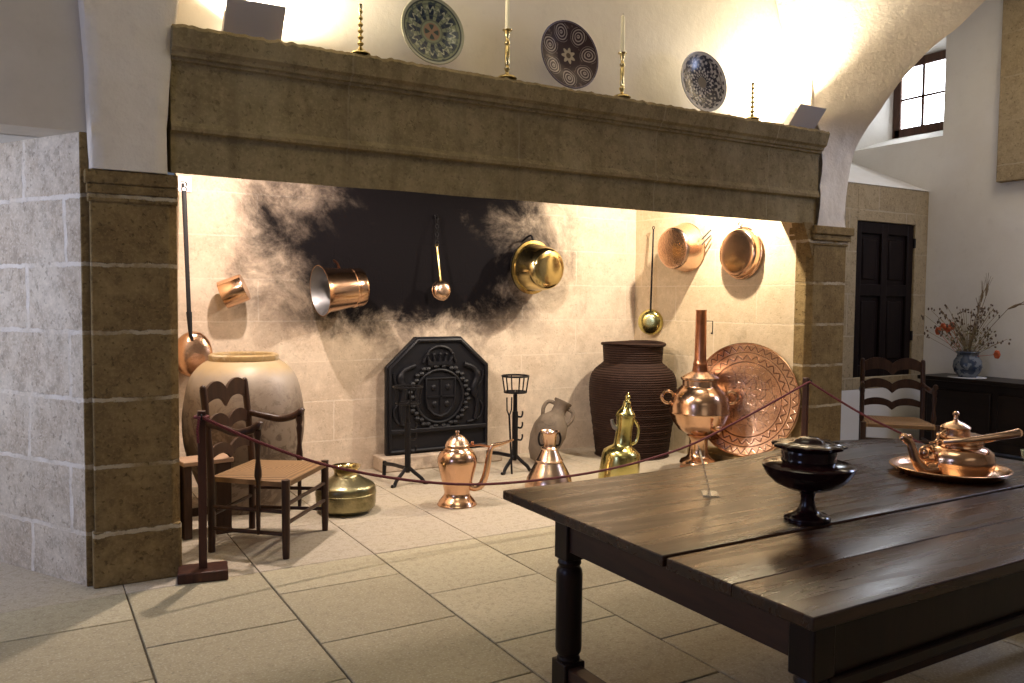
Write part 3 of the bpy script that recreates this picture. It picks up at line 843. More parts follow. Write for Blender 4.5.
# copper coffee pot
t, P, s = vessel('copper_ewer', 'tall shiny copper coffee pot with curved spout in front of the fireback', 'coffee pot', 457, 504.5)
b = MB(); b.lathe(sc([(0, 0), (18.5, 0), (18.8, 2.5), (17, 5.5), (14, 9), (12.8, 12), (13.2, 15), (16, 26), (18.8, 38), (19.8, 44), (19.0, 49), (16, 54), (12.5, 57), (11.5, 58.5)], s, 4)+[(0, 58*s)], 56); b.build('body', M_copper, t, angle=50)
b = MB(); b.lathe(sc([(11.2, 57.5), (12.4, 58.5), (12.4, 60.5), (11.5, 61.5), (10.5, 64), (7, 68), (3.5, 70.2), (1.4, 71), (1.5, 72), (2.3, 73.2), (1.8, 74.6), (0, 75)], s), 40); b.build('lid', M_copper_p, t)
b = MB(); D = rt.copy(); D.z = 0; D.normalize()
def sp(x, h): return D*(x*s) + Vector((0, 0, h*s))
b.tube(spline([sp(12, 19), sp(18, 17.5), sp(24, 20), sp(28, 29), sp(30.5, 42), sp(32, 52), sp(35, 59), sp(45, 62), sp(56, 66)], 5), [v*s for v in lin(4.3, 3.6, 12)+lin(3.6, 2.6, 18)+lin(2.6, 1.0, 11)], 12); b.build('spout', M_copper, t)
b = MB(); b.tube([sp(11, 59), sp(22, 60.5), sp(33, 58.5)], 1.1*s, 8); b.ball(sp(15, 62), 1.8*s); b.build('bridge', M_copper_d, t)
# amphora
base = Zp(541, 463); s = mpp(base)
ax = (rt*.42 + up*.88 + fw*.10).normalized()
t = thing('terracotta_amphora', 'small grey terracotta amphora leaning by the wicker jar', 'amphora', base)
A0 = Vector((-.03, 0, .075)); OM = orient(A0, ax, .6)
b = MB(); b.lathe(sc([(0, -7), (6, -6), (12, 2), (16.5, 16), (17.5, 27), (15, 37), (9.5, 43), (7.2, 46), (7.0, 52), (7.6, 56), (9.2, 57.5), (9.2, 59.5), (7.4, 59.5), (5.6, 56), (5.4, 46), (0, 40)], s), 44, OM); b.build('body', M_amph, t, angle=55)
for sg in (-1, 1):
    dv = rt*sg*.97 + up*(-.42*sg); dv = (rt - ax*rt.dot(ax)).normalized()*sg
    b = MB(); b.tube(spline([A0+ax*(38*s)+dv*(13*s), A0+ax*(46*s)+dv*(15.5*s), A0+ax*(53*s)+dv*(13.5*s), A0+ax*(54*s)+dv*(7*s)], 5), 2.0*s, 8); b.build('handle', M_amph, t)
# conical copper can
t, P, s = vessel('copper_jug', 'conical copper jug with narrow neck and small handles beside the table corner', 'jug', 549, 487)
b = MB(); b.lathe(sc([(0, 0), (24, 0), (24.5, 2), (22, 10), (18, 18), (14, 25), (13.6, 26), (13.8, 27.5), (12.5, 29), (9.5, 35), (8, 38), (8.4, 39.5), (6.6, 41), (6.2, 44), (7, 50), (8.8, 54.5), (9.8, 55.5), (9.6, 56.5), (8.4, 55.5), (5.4, 48), (5, 42), (0, 38)], s), 52); b.build('body', M_copper_p, t, angle=40)
for sg in (-1, 1):
    b = MB(); b.tube(spline([D*(sg*6*s)+Vector((0, 0, 42*s)), D*(sg*9.5*s)+Vector((0, 0, 42.5*s)), D*(sg*11*s)+Vector((0, 0, 49*s)), D*(sg*9.5*s)+Vector((0, 0, 55*s))], 4), 1.1*s, 8); b.build('handle', M_iron, t)
# brass ewer
P = Zp(618, 482); s = mpp(P)
t = thing('brass_ewer', 'bright brass ewer with domed lid and finial before the wicker jar', 'ewer', P)
tl = (Vector((0, 0, 1)) + D*.10).normalized(); OM = orient((0, 0, .0), tl)
b = MB(); b.lathe(sc([(0, 0), (20, 0), (20.5, 3), (19.5, 20), (19, 27), (18, 31), (14, 34.5), (9.5, 37), (8.6, 39), (8.2, 46), (7.8, 54), (8.6, 62), (9.2, 66), (9.0, 68), (0, 68)], s), 48, OM); b.build('body', M_brass_g, t, angle=45)
b = MB(); b.lathe(sc([(9.3, 67), (9.6, 68.5), (8.6, 70.5), (5.5, 74), (4.2, 77), (3.8, 81), (2.2, 82.5), (1.8, 83.5), (2.8, 85), (2.4, 87), (1.0, 88.2), (1.0, 90), (0, 91)], s), 36, OM); b.build('lid', M_brass_g, t)
b = MB(); b.tube(spline([OM @ (Vector((0, 0, 1))*(38*s)) + D*(9*s), OM @ Vector((0, 0, 42*s)) + D*(13.5*s), OM @ Vector((0, 0, 55*s)) + D*(14*s), OM @ Vector((0, 0, 64*s)) + D*(8.5*s)], 5), 1.5*s, 8); b.build('handle', M_brass_g, t)
b = MB(); b.tube(spline([OM @ Vector((0, 0, 54*s)) - D*(7*s), OM @ Vector((0, 0, 57*s)) - D*(11*s), OM @ Vector((0, 0, 63*s)) - D*(13.5*s)], 4), [2.6*s, 2.6*s, 2.6*s, 2.6*s, 2.2*s, 2*s, 2*s, 1.8*s, 1.8*s], 10); b.build('spout', M_tin, t)
b = MB(); b.tube(spline([OM @ Vector((0, 0, 77*s)) - D*(3*s), OM @ Vector((0, 0, 72*s)) - D*(8*s), OM @ Vector((0, 0, 67*s)) - D*(10*s)], 4), .8*s, 6); b.build('lid_chain', M_brass_g, t)
# wicker jar
t, P, s = vessel('wicker_jar', 'large dark brown coiled wicker jar standing in the right rear hearth corner', 'jar', 631.5, 454)
pr = smooth_prof([(0, 0), (34, 0), (36, 3), (39, 25), (42.5, 52), (43, 72), (40, 82), (33, 89), (29.5, 92), (29.2, 95), (30, 108), (31, 111)], 16)
pr2 = []
for k, (r, h) in enumerate(pr):
    pr2.append(((r + (.28*math.sin(h*2*PI/2.2) if 3 < h < 90 else 0))*s, h*s))
b = MB(); b.lathe(pr2 + [(29.5*s, 111.5*s), (27.5*s, 109*s), (27*s, 94*s), (38*s, 80*s), (36*s, 20*s), (0, 8*s)], 72, None, lambda a, k: .012*math.sin(3*a+1) if k > 100 else 0); b.build('body', M_wicker, t, angle=80)
b = MB(); b.tube([(30.6*s*math.cos(a), 30.6*s*math.sin(a), (110.5+.9*math.sin(2*a+1))*s) for a in lin(0, 2*PI, 61)[:-1]], 1.6*s, 8, closed=True); b.build('rim', M_wicker, t)
# samovar
t, P, s = vessel('copper_samovar', 'tall copper samovar with round body and chimney in front of the engraved tray', 'samovar', 698, 471)
b = MB(); b.lathe(sc([(0, 6), (17.5, 6), (18.5, 9), (17, 12), (12.5, 14), (10, 17), (9.2, 22), (9, 31), (10, 34), (12, 36), (9.5, 38)], s), 44); b.build('pedestal', M_copper, t, angle=40)
for k in range(4):
    a = PI/4+k*PI/2; b = MB(); b.ball((15*s*math.cos(a), 15*s*math.sin(a), 3.4*s), (3.2*s, 3.2*s, 3.4*s), 12); b.build('foot', M_copper_d, t)
b = MB(); b.lathe(sc([(9, 36), (12, 37.5), (20, 42), (26, 50), (28.8, 57.5), (29.6, 58.5), (29.6, 60), (29, 61), (29, 69), (26, 77), (21, 82.5), (18.5, 84.5), (18, 86)], s)+[(0, 86*s)], 60); b.build('body', M_copper, t, angle=40)
b = MB(); b.lathe(sc([(17, 85), (17, 91), (18.8, 92), (18.8, 94), (16, 95.5), (12, 98), (9.5, 99), (8, 100)], s)+[(0, 100*s)], 48); b.build('collar', M_copper_p, t, angle=40)
b = MB(); b.lathe(sc([(7.5, 99), (7.6, 102), (6.8, 106), (7.2, 107.5), (6.4, 109), (5.8, 112), (5.2, 160), (5.6, 161), (4.6, 161), (4.6, 110)], s), 32); b.build('chimney', M_copper_d, t, angle=40)
for sg in (-1, 1):
    b = MB(); c = D*(sg*31.5*s)+Vector((0, 0, 74*s)); b.tube(ring_pts(c, D.cross(Vector((0, 0, 1))), 6*s), 1.5*s, 8, closed=True); b.build('handle', M_copper, t)
b = MB(); f2 = -fw.copy(); f2.z = 0; f2.normalize()
b.tube([f2*(20*s)+D*(8*s)+Vector((0, 0, 45*s)), f2*(32*s)+D*(12*s)+Vector((0, 0, 44*s))], 1.8*s, 10); b.ball(f2*(30*s)+D*(11*s)+Vector((0, 0, 48*s)), 2.4*s); b.build('tap', M_copper, t)
b = MB(); b.tube([D*(4.5*s)+Vector((0, 0, 150*s)), D*(11.5*s)+Vector((0, 0, 150*s)), D*(11.5*s)+Vector((0, 0, 137*s))], .5*s, 6); b.ball(D*(10.5*s)+Vector((0, 0, 138*s)), .9*s, 8); b.build('hook', M_iron, t)
# stone ledge and engraved tray
b = MB(); b.box(5.30, 5.535, 4.98, 5.75, 0, .135); struct(b.build('trim_3', M_pier, bevel=.01))
P = Xp(744.5, 399.5, 5.42); s = mpp(P); r = 56.5*s
t = thing('copper_tray', 'huge round engraved copper tray leaning on the right hearth wall behind the samovar', 'tray', P)
n_ = Vector((-.93, -.33, .10)).normalized()
t.rotation_mode = 'QUATERNION'; t.rotation_quaternion = n_.to_track_quat('Z', 'Y')
b = MB(); b.lathe([(0, -.006), (r*.66, -.006), (r*.70, .004), (r*.96, .010), (r*.99, .016), (r, .010), (r*.98, .002), (r*.7, -.006), (r*.66, -.014), (0, -.014)][::-1], 80); b.build('dish', tray_mat(r), t, angle=50)
b = MB(); b.tube([(r*.992*math.cos(a), r*.992*math.sin(a), .012) for a in lin(0, 2*PI, 81)[:-1]], .009, 8, closed=True); b.build('rim', M_copper, t)

# fireback on its ledge
b = MB(); b.box(2.60, 3.78, 6.56, 6.80, 0, .125); struct(b.build('trim_4', M_back, bevel=.012))
FY = 6.66
pt = [Yp(x, y, FY) for x, y in ((386.5, 454.5), (385.5, 368), (416, 336.7), (461, 336.7), (488.6, 363.3), (487.8, 445))]
xl, xr = pt[0].x, pt[5].x; zb = .127; zs = (pt[1].z+pt[4].z)/2; zt = (pt[2].z+pt[3].z)/2; xa, xb = pt[2].x, pt[3].x
fbk = thing('iron_fireback', 'black cast iron fireback with raised coat of arms against the sooty wall', 'fireback', ((xl+xr)/2, FY, zb))
w = (xr-xl)/2; h1 = zs-zb; h2 = zt-zb; a_ = (xb-xa)/2; ac = (xa+xb)/2-(xl+xr)/2
poly = [(-w, 0), (w, 0), (w, h1), (ac+a_, h2), (ac-a_, h2), (-w, h1)]
RX = Matrix.Rotation(PI/2, 4, 'X')      # polygon x,y -> x,z ; depth towards -Y
b = MB(); b.prism(poly, -.055, 0, RX); b.build('plate', M_castiron, fbk, bevel=.006)
b = MB()
ed = [(-w+.03, .03), (w-.03, .03), (w-.03, h1-.012), (ac+a_-.012, h2-.03), (ac-a_+.012, h2-.03), (-w+.03, h1-.012)]
b.tube([RX @ Vector((x, y, .006)) for x, y in ed], .020, 8, closed=True); b.build('border', M_castiron, fbk)
b = MB(); b.box(-w+.03, w-.03, -.03, 0, .185, .225); b.build('rail', M_castiron, fbk, bevel=.008)
sh = [(0, .32), (.07, .345), (.12, .40), (.14, .47), (.14, .66), (-.14, .66), (-.14, .47), (-.12, .40), (-.07, .345)]
b = MB(); b.prism(sh, 0, .03, RX); b.tube([RX @ Vector((x, y, .03)) for x, y in sh], .012, 8, closed=True)
b.box(-.008, .008, -.042, -.028, .36, .65); b.box(-.13, .13, -.042, -.028, .49, .505)
for x, y in ((-.07, .58), (.07, .58), (-.06, .43), (.06, .43)): b.ball((x, -.032, y), (.026, .016, .03), 10)
b.build('shield', M_castiron, fbk)
b = MB()
for k in range(44):
    a = 2*PI*k/44; rr = .27+.02*(k % 2)
    b.ball((rr*math.cos(a), -.006, .50+rr*1.0*math.sin(a)), (.030, .024, .024), 8)
b.tube([(.235*math.cos(a), -.006, .50+.235*math.sin(a)) for a in lin(0, 2*PI, 49)[:-1]], .014, 8, closed=True)
b.build('wreath', M_castiron, fbk)
b = MB(); b.box(-.12, .12, -.03, 0, .78, .81)
for k in range(5):
    x = -.1+.05*k; b.tube([(x, -.012, .8), (x*1.25, -.016, .86)], [.016, .010], 8); b.ball((x*1.25, -.018, .875), .016, 8)
b.tube(spline([(-.16, -.008, .80), (-.1, -.01, .91), (0, -.01, .945), (.1, -.01, .91), (.16, -.008, .80)], 5), .014, 8)
b.build('crown', M_castiron, fbk)
for sg in (-1, 1):
    b = MB()
    b.tube(spline([(sg*.36, -.01, .27), (sg*.38, -.01, .42), (sg*.34, -.01, .55), (sg*.38, -.012, .66), (sg*.34, -.012, .74), (sg*.24, -.01, .78)], 5), [.02]*8+[.034]*10+[.024]*8, 10)
    b.tube(spline([(sg*.36, -.01, .56), (sg*.42, -.01, .62), (sg*.44, -.01, .72)], 4), .014, 8)
    b.tube(spline([(sg*.28, -.006, .25), (sg*.40, -.006, .28), (sg*.44, -.006, .38), (sg*.40, -.006, .44)], 4), .012, 8)
    b.build('supporter', M_castiron, fbk)

# andirons
def andiron(foot_px, label, mirror=1, tools=True):
    base = (Zp(*foot_px[0]) + Zp(*foot_px[1]))/2; base.z = 0
    t = thing('andiron', label, 'andiron', base, 0, 'iron andirons before the fireback')
    b = MB(); b.tube([(0, 0, .10), (0, 0, .64)], .019, 8); b.tube([(0, 0, .12), (0, 0, .50)], .026, 8); b.build('shaft', M_iron, t)
    for sg in (-1, 1):
        b = MB(); b.tube(spline([(0, 0, .15), (sg*.05, -.01, .10), (sg*.11, -.03, .045), (sg*.13, -.04, .012), (sg*.155, -.05, .010)], 5), .015, 8); b.build('leg', M_iron, t)
    b = MB(); b.tube([(0, 0, .13), (-.02, .25, .12), (-.03, .42, .10)], .016, 8); b.tube([(-.03, .42, .12), (-.03, .43, 0)], .018, 8); b.build('log_bar', M_iron, t)
    b = MB()
    for z, r in ((.66, .095), (.79, .115)):
        b.tube([(r*math.cos(a)*1.0, r*math.sin(a), z) for a in lin(0, 2*PI, 25)[:-1]], .008, 6, closed=True)
    for k in range(6):
        a = 2*PI*k/6+.3; b.tube([(.095*math.cos(a), .095*math.sin(a), .66), (.115*math.cos(a), .115*math.sin(a), .79)], .007, 6)
    for k in range(3):
        a = PI*k/3; b.tube([(-.095*math.cos(a), -.095*math.sin(a), .658), (.095*math.cos(a), .095*math.sin(a), .658)], .007, 6)
    b.tube([(0, 0, .62), (0, 0, .66)], .014, 8)
    b.build('cup_basket', M_iron, t)
    for z in (.27, .37, .46):
        b = MB(); b.tube(spline([(.02, 0, z), (.055, -.01, z-.006), (.068, -.012, z+.02), (.066, -.012, z+.04)], 4), .008, 6); b.build('spit_hook', M_iron, t)
    return t
a1 = andiron(((395, 487), (420, 482.5)), 'tall black iron andiron with cup basket standing left in front of the fireback')
a2 = copy_tree(a1); bb_ = (Zp(506, 473)+Zp(529, 471))/2; a2.location = (bb_.x-.03, bb_.y, 0); a2.scale = (1.0, 1, 1.06)
a2['label'] = 'tall black iron andiron with cup basket, right of the fireback beside the amphora'
pk = Yp(511, 440, bb_.y-.03); pk.z = 0
t = thing('fire_fork', 'thin iron fire fork leaning beside the right andiron', 'fire fork', (pk.x, bb_.y-.03, 0))
b = MB(); b.tube([(-.0, -.02, .0), (-.02, .0, .52)], .009, 8); b.build('rod', M_iron, t)
for sg in (-1, 1):
    b = MB(); b.tube([(-.02, 0, .50), (-.02+sg*.022, 0, .55), (-.02+sg*.024, 0, .66)], .007, 6); b.build('prong', M_iron, t)

# ------------------------------------------------------------------ ARMCHAIRS
def armchair(label, loc, rz):
    t = thing('armchair', label, 'armchair', loc, rz, 'rush seated ladder back armchairs')
    WF, WB, DF, DB, SH = .295, .255, -.24, .24, .443
    for sg in (-1, 1):
        b = MB(); b.tube([(sg*WF, DF, 0), (sg*WF, DF, .12), (sg*WF, DF, SH+.012)], [.019, .023, .024], 12); b.build('leg', M_chair, t)
        b = MB(); b.tube(spline([(sg*WB, DB, 0), (sg*WB, DB, .42), (sg*WB, DB+.02, .72), (sg*WB, DB+.045, .955)], 5), .021, 12); b.ball((sg*WB, DB+.0455, .96), (.02, .02, .022), 10)
        b.build('leg', M_chair, t)
        b = MB(); b.tube(spline([(sg*WB, DB+.035, .76), (sg*(WB+.01), DB-.08, .735), (sg*(WF-.005), DF+.30, .715), (sg*(WF+.0), DF+.21, .735), (sg*(WF), DF+.165, .762), (sg*(WF), DF+.145, .76)], 5), [.020]*6+[.023]*14+[.026]*6, 12, flat=.8, upv=(0, 0, 1)); b.build('arm', M_chair, t)
        b = MB(); yy = DF+.17; q = [(.020, .735), (.022, .71), (.014, .68), (.020, .66), (.015, .62), (.013, .56), (.021, .50), (.022, .47), (.013, .44), (.013, .18), (.008, .13)]
        b.lathe([(r, z) for r, z in q], 14, Matrix.Translation((sg*(WF-.004), yy, 0))); b.build('arm_support', M_chair, t)
        for z in (.14, .27):
            b = MB(); b.tube([(sg*WF, DF, z), (sg*WB, DB, z)], .012, 10); b.build('stretcher', M_chair, t)
    for z in (.20, .31):
        b = MB(); b.tube([(-WF, DF, z), (WF, DF, z)], .012, 10); b.build('stretcher', M_chair, t)
    b = MB(); b.tube([(-WB, DB, .22), (WB, DB, .22)], .012, 10); b.build('stretcher', M_chair, t)
    # seat
    b = MB(); vs = []; fs = []; K = 12
    for j in range(K+1):
        v = j/K; y = DF-.015+(DB-DF+.02)*v; hw = (WF+.015)*(1-v)+(WB-.015)*v
        for i in range(K+1):
            u = i/K*2-1
            e = min(1-abs(u), min(v, 1-v)*2)
            vs.append((hw*u, y, SH + .022*math.sqrt(max(0, min(1, e*4))) - .014*(1-abs(u))*(4*v*(1-v))))
    n = len(vs); vs += [(x, y, SH-.028) for x, y, z in vs]
    W = K+1
    for j in range(K):
        for i in range(K):
            k = j*W+i; fs.append((k, k+1, k+W+1, k+W)); fs.append((n+k, n+k+W, n+k+W+1, n+k+1))
    bd = [i for i in range(W)] + [j*W+K for j in range(1, W)] + [K*W+i for i in range(K-1, -1, -1)] + [j*W for j in range(K-1, 0, -1)]
    for a, c in zip(bd, bd[1:]+bd[:1]): fs.append((a, n+a, n+c, c))
    b.add(vs, fs); b.build('seat', M_rush, t, angle=50)
    # wavy ladder slats
    for z, hh, amp in ((.895, .125, .058), (.72, .095, .05), (.56, .075, .04)):
        up_, lo_ = [], []
        n = 28
        for i in range(n+1):
            u = i/n*2-1; x = u*(WB-.005)
            wv = amp*(abs(math.sin(u*PI*.98))**.75)*1.0
            up_.append((x, z+hh*.32+wv)); 
            lo_.append((x, z-hh*.35+wv*.62-.022*math.exp(-(u*8)**2)))
        b = MB(); yb = DB + (z-.42)*.085
        q = up_ + lo_[::-1]
        vs = [(x, yb-.008, zz) for x, zz in q]+[(x, yb+.008, zz) for x, zz in q]; m = len(q); fs = []
        N = n+1
        for i in range(n):
            fs.append((i, i+1, m-2-i, m-1-i)); fs.append((m+i, m+m-1-i, m+m-2-i, m+i+1))
        for i in range(m): fs.append((i, m+i, m+(i+1) % m, (i+1) % m))
        b.add(vs, fs); b.build('back_slat', M_chair, t, angle=40)
    return t
ch = armchair('wooden armchair with rush seat and wavy back slats standing inside the left hearth', (1.263, 5.047, 0), R(50.6))
ch2 = copy_tree(ch); ch2.location = (6.66, 4.55, 0); ch2.rotation_euler.z = R(-47)
ch2['label'] = 'dark armchair with rush seat beyond the table, below the black cupboard door'

# small bench behind the rope post
t = thing('wooden_stool', 'small bench with pale scrubbed top behind the left rope post', 'stool', (.965, 5.42, 0), R(8))
b = MB(); b.box(-.17, .14, -.10, .10, .455, .485); b.build('top', M_stool, t, bevel=.006)
for x in (-.14, .06):
    b = MB(); b.box(x-.025, x+.025 if x < 0 else x+.07, -.085, .085, 0, .455); b.build('side_panel', M_stooldark, t, bevel=.005)
b = MB(); b.box(-.14, .09, -.012, .012, .12, .17); b.build('stretcher', M_stooldark, t, bevel=.004)

# ------------------------------------------------------------------ BARRIER POSTS AND ROPES
def post(label, loc, rz):
    t = thing('rope_post', label, 'rope post', loc, rz, 'wooden barrier posts')
    b = MB(); b.box(-.021, .021, -.021, .021, .05, .895); b.build('post', M_rush_dark, t, bevel=.004)
    b = MB(); b.box(-.125, .125, -.085, .085, 0, .055); b.build('base', M_rush_dark, t, bevel=.006)
    b = MB(); b.tube(ring_pts((0, -.032, .865), (1, 0, 0), .014), .004, 6, closed=True); b.build('eyelet', M_iron, t)
    return t
p1 = post('dark wooden rope post on a flat base in front of the armchair', (.79, 4.56, 0), R(-10))
p2 = copy_tree(p1); q = Zp(806, 377, .90); p2.location = (q.x, q.y, 0); p2.rotation_euler.z = R(20)
p2['label'] = 'dark wooden rope post in front of the right pier, beside the engraved tray'
A = Vector((.79, 4.528, .862)); Bq = Vector((q.x, q.y-.035, .865))
def rope(pts, label):
    b = MB(); b.tube(pts, .0085, 8); tag(b.build('barrier_rope', M_rope), label, 'rope', 'dark red barrier ropes')
pts = []
for x, y in ((258, 442), (330, 466), (420, 481.5), (500, 483.5), (600, 471), (680, 449), (740, 420)):
    # the rope hangs in the vertical plane through both posts
    d = ray(x, y); n2 = Vector((Bq.y-A.y, A.x-Bq.x, 0)); k = n2.dot(A-CAM)/n2.dot(d); pts.append(CAM+d*k)
rope(spline([A]+pts+[Bq], 8), 'dark red rope sagging from the left post to the right post across the hearth')
E_ = Vector((6.9, 2.9, .012)); pts = []
for x, y in ((835, 398), (862, 414), (888, 427)):
    d = ray(x, y); n2 = Vector((E_.y-Bq.y, Bq.x-E_.x, 0)); k = n2.dot(Bq-CAM)/n2.dot(d); pts.append(CAM+d*k)
rope(spline([Bq]+pts+[pts[-1]*.5+E_*.5+Vector((0, 0, -.10)), E_], 8), 'dark red rope falling from the right post towards the far armchair')
b = MB(); b.tube([A+Vector((-.02, -.01, .0)), A+Vector((-.03, -.015, -.06)), A+Vector((-.026, -.012, -.13))], .007, 8)
b.tube(ring_pts(A+Vector((0, .035, .0)), (0, 0, 1), .034), .008, 8, closed=True)
kn = b.build('rope_knot', M_rope); tag(kn, 'end of the red rope knotted round the left wooden post', 'rope')

# ------------------------------------------------------------------ TABLE
TX0, TX1, TY0, TY1, TZ = 1.60, 4.08, 1.295, 2.775, .75
tb = thing('oak_table', 'long dark polished oak table with plank top and turned legs in the foreground', 'table', ((TX0+TX1)/2, (TY0+TY1)/2, 0))
b = MB(); g = .003
def warp(x, y):
    # the rear board has lifted and cupped towards its far edge
    t = max(0, (y-2.2)/(TY1-2.2))
    return .040*t**2.2*math.exp(-((x-3.45)/.55)**2)
for y0, y1, x0, dz in ((TY0, 1.56, TX0+.006, -.004), (1.5608, 1.822, TX0+.006, -.004), (1.830, TY1, TX0, 0)):
    n = 48; vs = []; fs = []; ny = 3 if y1 < 2 else 18
    xs = lin(x0, TX1, n); ys = [y0] + lin(y0+.006, y1-.006, ny) + [y1]
    ring = [(y, 1, -.001 if k in (0, ny+1) else 0) for k, y in enumerate(ys)] + [(y, 0, 0) for y in reversed(ys)]
    K = len(ring)
    for x in xs:
        w_ = noise.noise(Vector((x*1.3, y0, 0)))*.002
        for y, tp_, e in ring:
            vs.append((x, y, TZ + dz + warp(x, y) + (w_+e if tp_ else -.036)))
    for i in range(n-1):
        for k in range(K): fs.append((i*K+k, i*K+(k+1) % K, (i+1)*K+(k+1) % K, (i+1)*K+k))
    fs += [tuple(range(K)), tuple((n-1)*K+k for k in range(K))]
    b.add(vs, fs)
b.build('tabletop', M_table, tb, world=True, bevel=.004, seg=2)
ix0, ix1, iy0_, iy1_ = TX0+.03, TX1-.03, TY0+.015, 2.45
b = MB(); b.box(ix0+.012, ix0+.035, iy0_+.05, iy1_-.05, TZ-.145, TZ-.037); b.build('apron', M_apron, tb, world=True, bevel=.003)
b = MB(); b.box(ix1-.035, ix1-.012, iy0_+.05, iy1_-.05, TZ-.145, TZ-.037); b.build('apron', M_apron, tb, world=True, bevel=.003)
b = MB(); b.box(ix0+.05, ix1-.05, iy1_-.035, iy1_-.012, TZ-.145, TZ-.037); b.build('apron', M_tableleg, tb, world=True, bevel=.003)
b = MB(); b.box(ix0+.05, ix1-.05, iy0_+.012, iy0_+.035, TZ-.215, TZ-.037); b.build('apron', M_tableleg, tb, world=True, bevel=.003)
b = MB(); b.box(ix0+.06, ix1-.06, iy0_-.004, iy0_+.03, TZ-.215, TZ-.18); b.build('apron_moulding', M_tableleg, tb, world=True, bevel=.006)
for x in (ix0+.04, ix1-.04):
    for y in (iy0_+.04, iy1_-.04):
        b = MB(); hw = .04
        b.box(x-hw, x+hw, y-hw, y+hw, TZ-.18, TZ-.037); b.box(x-hw-.004, x+hw+.004, y-hw-.004, y+hw+.004, .045, .20)
        b.box(x-hw, x+hw, y-hw, y+hw, 0, .05)
        b.lathe([(.038, .195), (.044, .207), (.036, .218), (.046, .232), (.048, .247), (.048, .515), (.046, .53), (.036, .545), (.045, .556), (.038, .572)], 28, Matrix.Translation((x, y, 0)))
        b.build('leg', M_tableleg, tb, world=True, bevel=.005)
for x in (ix0+.04, ix1-.04):
    b = MB(); b.box(x-.03, x+.03, iy0_+.08, iy1_-.08, .10, .185); b.build('stretcher', M_apron, tb, world=True, bevel=.004)
b = MB(); b.box(ix0+.07, ix1-.07, (iy0_+iy1_)/2-.03, (iy0_+iy1_)/2+.03, .105, .18); b.build('stretcher', M_apron, tb, world=True, bevel=.004)

# footed dark bowl with ruffled top
P = Zp(807, 520, TZ-.001); s = mpp(P)
t = thing('footed_bowl', 'dark glossy footed bowl with ruffled cover standing on the oak table', 'bowl', P)
b = MB(); b.lathe(sc([(0, 0), (20, 0), (22.3, 1.5), (22.3, 4), (19, 6.5), (12, 9), (8.5, 13), (6.8, 19), (6.6, 24), (8.5, 29), (12, 31)], s, 4)+[(0, 31*s)], 48); b.build('foot', M_compote, t, angle=55)
b = MB(); b.lathe(sc([(9, 30), (20, 32), (32, 37.5), (40, 45), (44, 52.5), (44.6, 55.5), (43, 57.0), (36, 59), (28, 60.5)], s)+[(0, 60*s)], 64); b.build('bowl', M_compote, t, angle=45)
b = MB(); b.lathe(sc([(25, 59), (26.5, 61), (25.5, 64), (26.5, 68), (25.5, 71), (28, 74)], s)+[(0, 74*s)], 64); b.build('collar', M_compote, t, angle=45)
def ruff(a, k): return .065*math.sin(12*a)*(1 if k in (2, 3, 4) else .2) + .02*math.sin(3*a)
b = MB(); b.lathe(sc([(24, 71.5), (29, 72.5), (33.5, 74.5), (34, 76.5), (31, 78), (22, 78.2), (15, 78.8), (13.5, 81), (8, 83.5), (0, 84)], s), 88, None, ruff); b.build('ruffled_cover', M_compote, t, angle=60)
# clear sign holder
P = Zp(710, 494, TZ)
t = thing('sign_holder', 'small clear acrylic sign holder standing on the table left of the footed bowl', 'sign holder', P, R(0))
vd = Vector((P.x, P.y, 0)).normalized()
ang = math.atan2(vd.y, vd.x)
t.rotation_euler.z = ang + R(6)
b = MB(); T = Matrix.Rotation(R(0), 4, 'Y')
b.box(-.045, .045, -.0015, .0015, .004, .19, Matrix.Rotation(R(-14), 4, 'X')); b.build('panel', M_acryl, t)
b = MB(); b.box(-.045, .045, -.030, .03, 0, .004); b.build('base', M_acryl, t)

# copper tray and kettle
P = Zp(949, 474, TZ-.001); s = mpp(P)
sT = s; s = s*.875
t = thing('copper_tray', 'round shiny copper tray under the kettle on the oak table', 'tray', P)
b = MB(); b.lathe(sc([(0, 0), (53, 0), (56, 2), (62, 7.5), (63, 9), (61, 9), (56, 4.5), (51, 1.8), (0, 1.6)], s), 72); b.build('dish', M_copper, t, angle=50)
b = MB(); b.tube([(62*s*math.cos(a), 62*s*math.sin(a), 9*s) for a in lin(0, 2*PI, 73)[:-1]], .7*s, 8, closed=True); b.build('rim', M_copper, t)
K0 = P + D*(11*s) + Vector((0, 0, 1.5*s)); s = sT; s2 = s*.97
t = thing('copper_kettle', 'shiny copper kettle with beaked spout and domed lid standing on the copper tray', 'kettle', K0)
b = MB(); b.lathe(sc([(0, 0), (26, 0), (30, 2), (32.5, 8), (33, 16), (31, 23), (26, 27), (22, 28.5), (21.5, 30), (22.5, 31.5), (21.5, 33), (21.5, 37), (22.5, 38.5), (21, 40)], s2)+[(0, 40*s2)], 60); b.build('body', M_copper, t, angle=40)
b = MB(); Lc = -D*(5*s2); b.lathe(sc([(13.5, 39), (14, 41), (13.5, 46), (14.5, 47.5), (13, 49), (8, 52), (3.5, 53.5), (2, 55), (2.2, 57), (1.6, 58), (3.2, 60), (3.2, 62), (1.5, 63.8), (0, 64)], s2), 40, Matrix.Translation(Lc)); b.build('lid', M_copper_p, t, angle=40)
b = MB()
def kp(x, h, f=0): return D*(x*s2) + Vector((0, 0, h*s2)) + f2*(f*s2)
b.tube(spline([kp(-29, 6, 8), kp(-40, 5, 10), kp(-48, 12, 10), kp(-53, 24, 10), kp(-56, 33, 10), kp(-60, 37, 10)], 5), [v*s2 for v in lin(7.5, 4.2, 16)+lin(4.2, 3.0, 10)], 14)
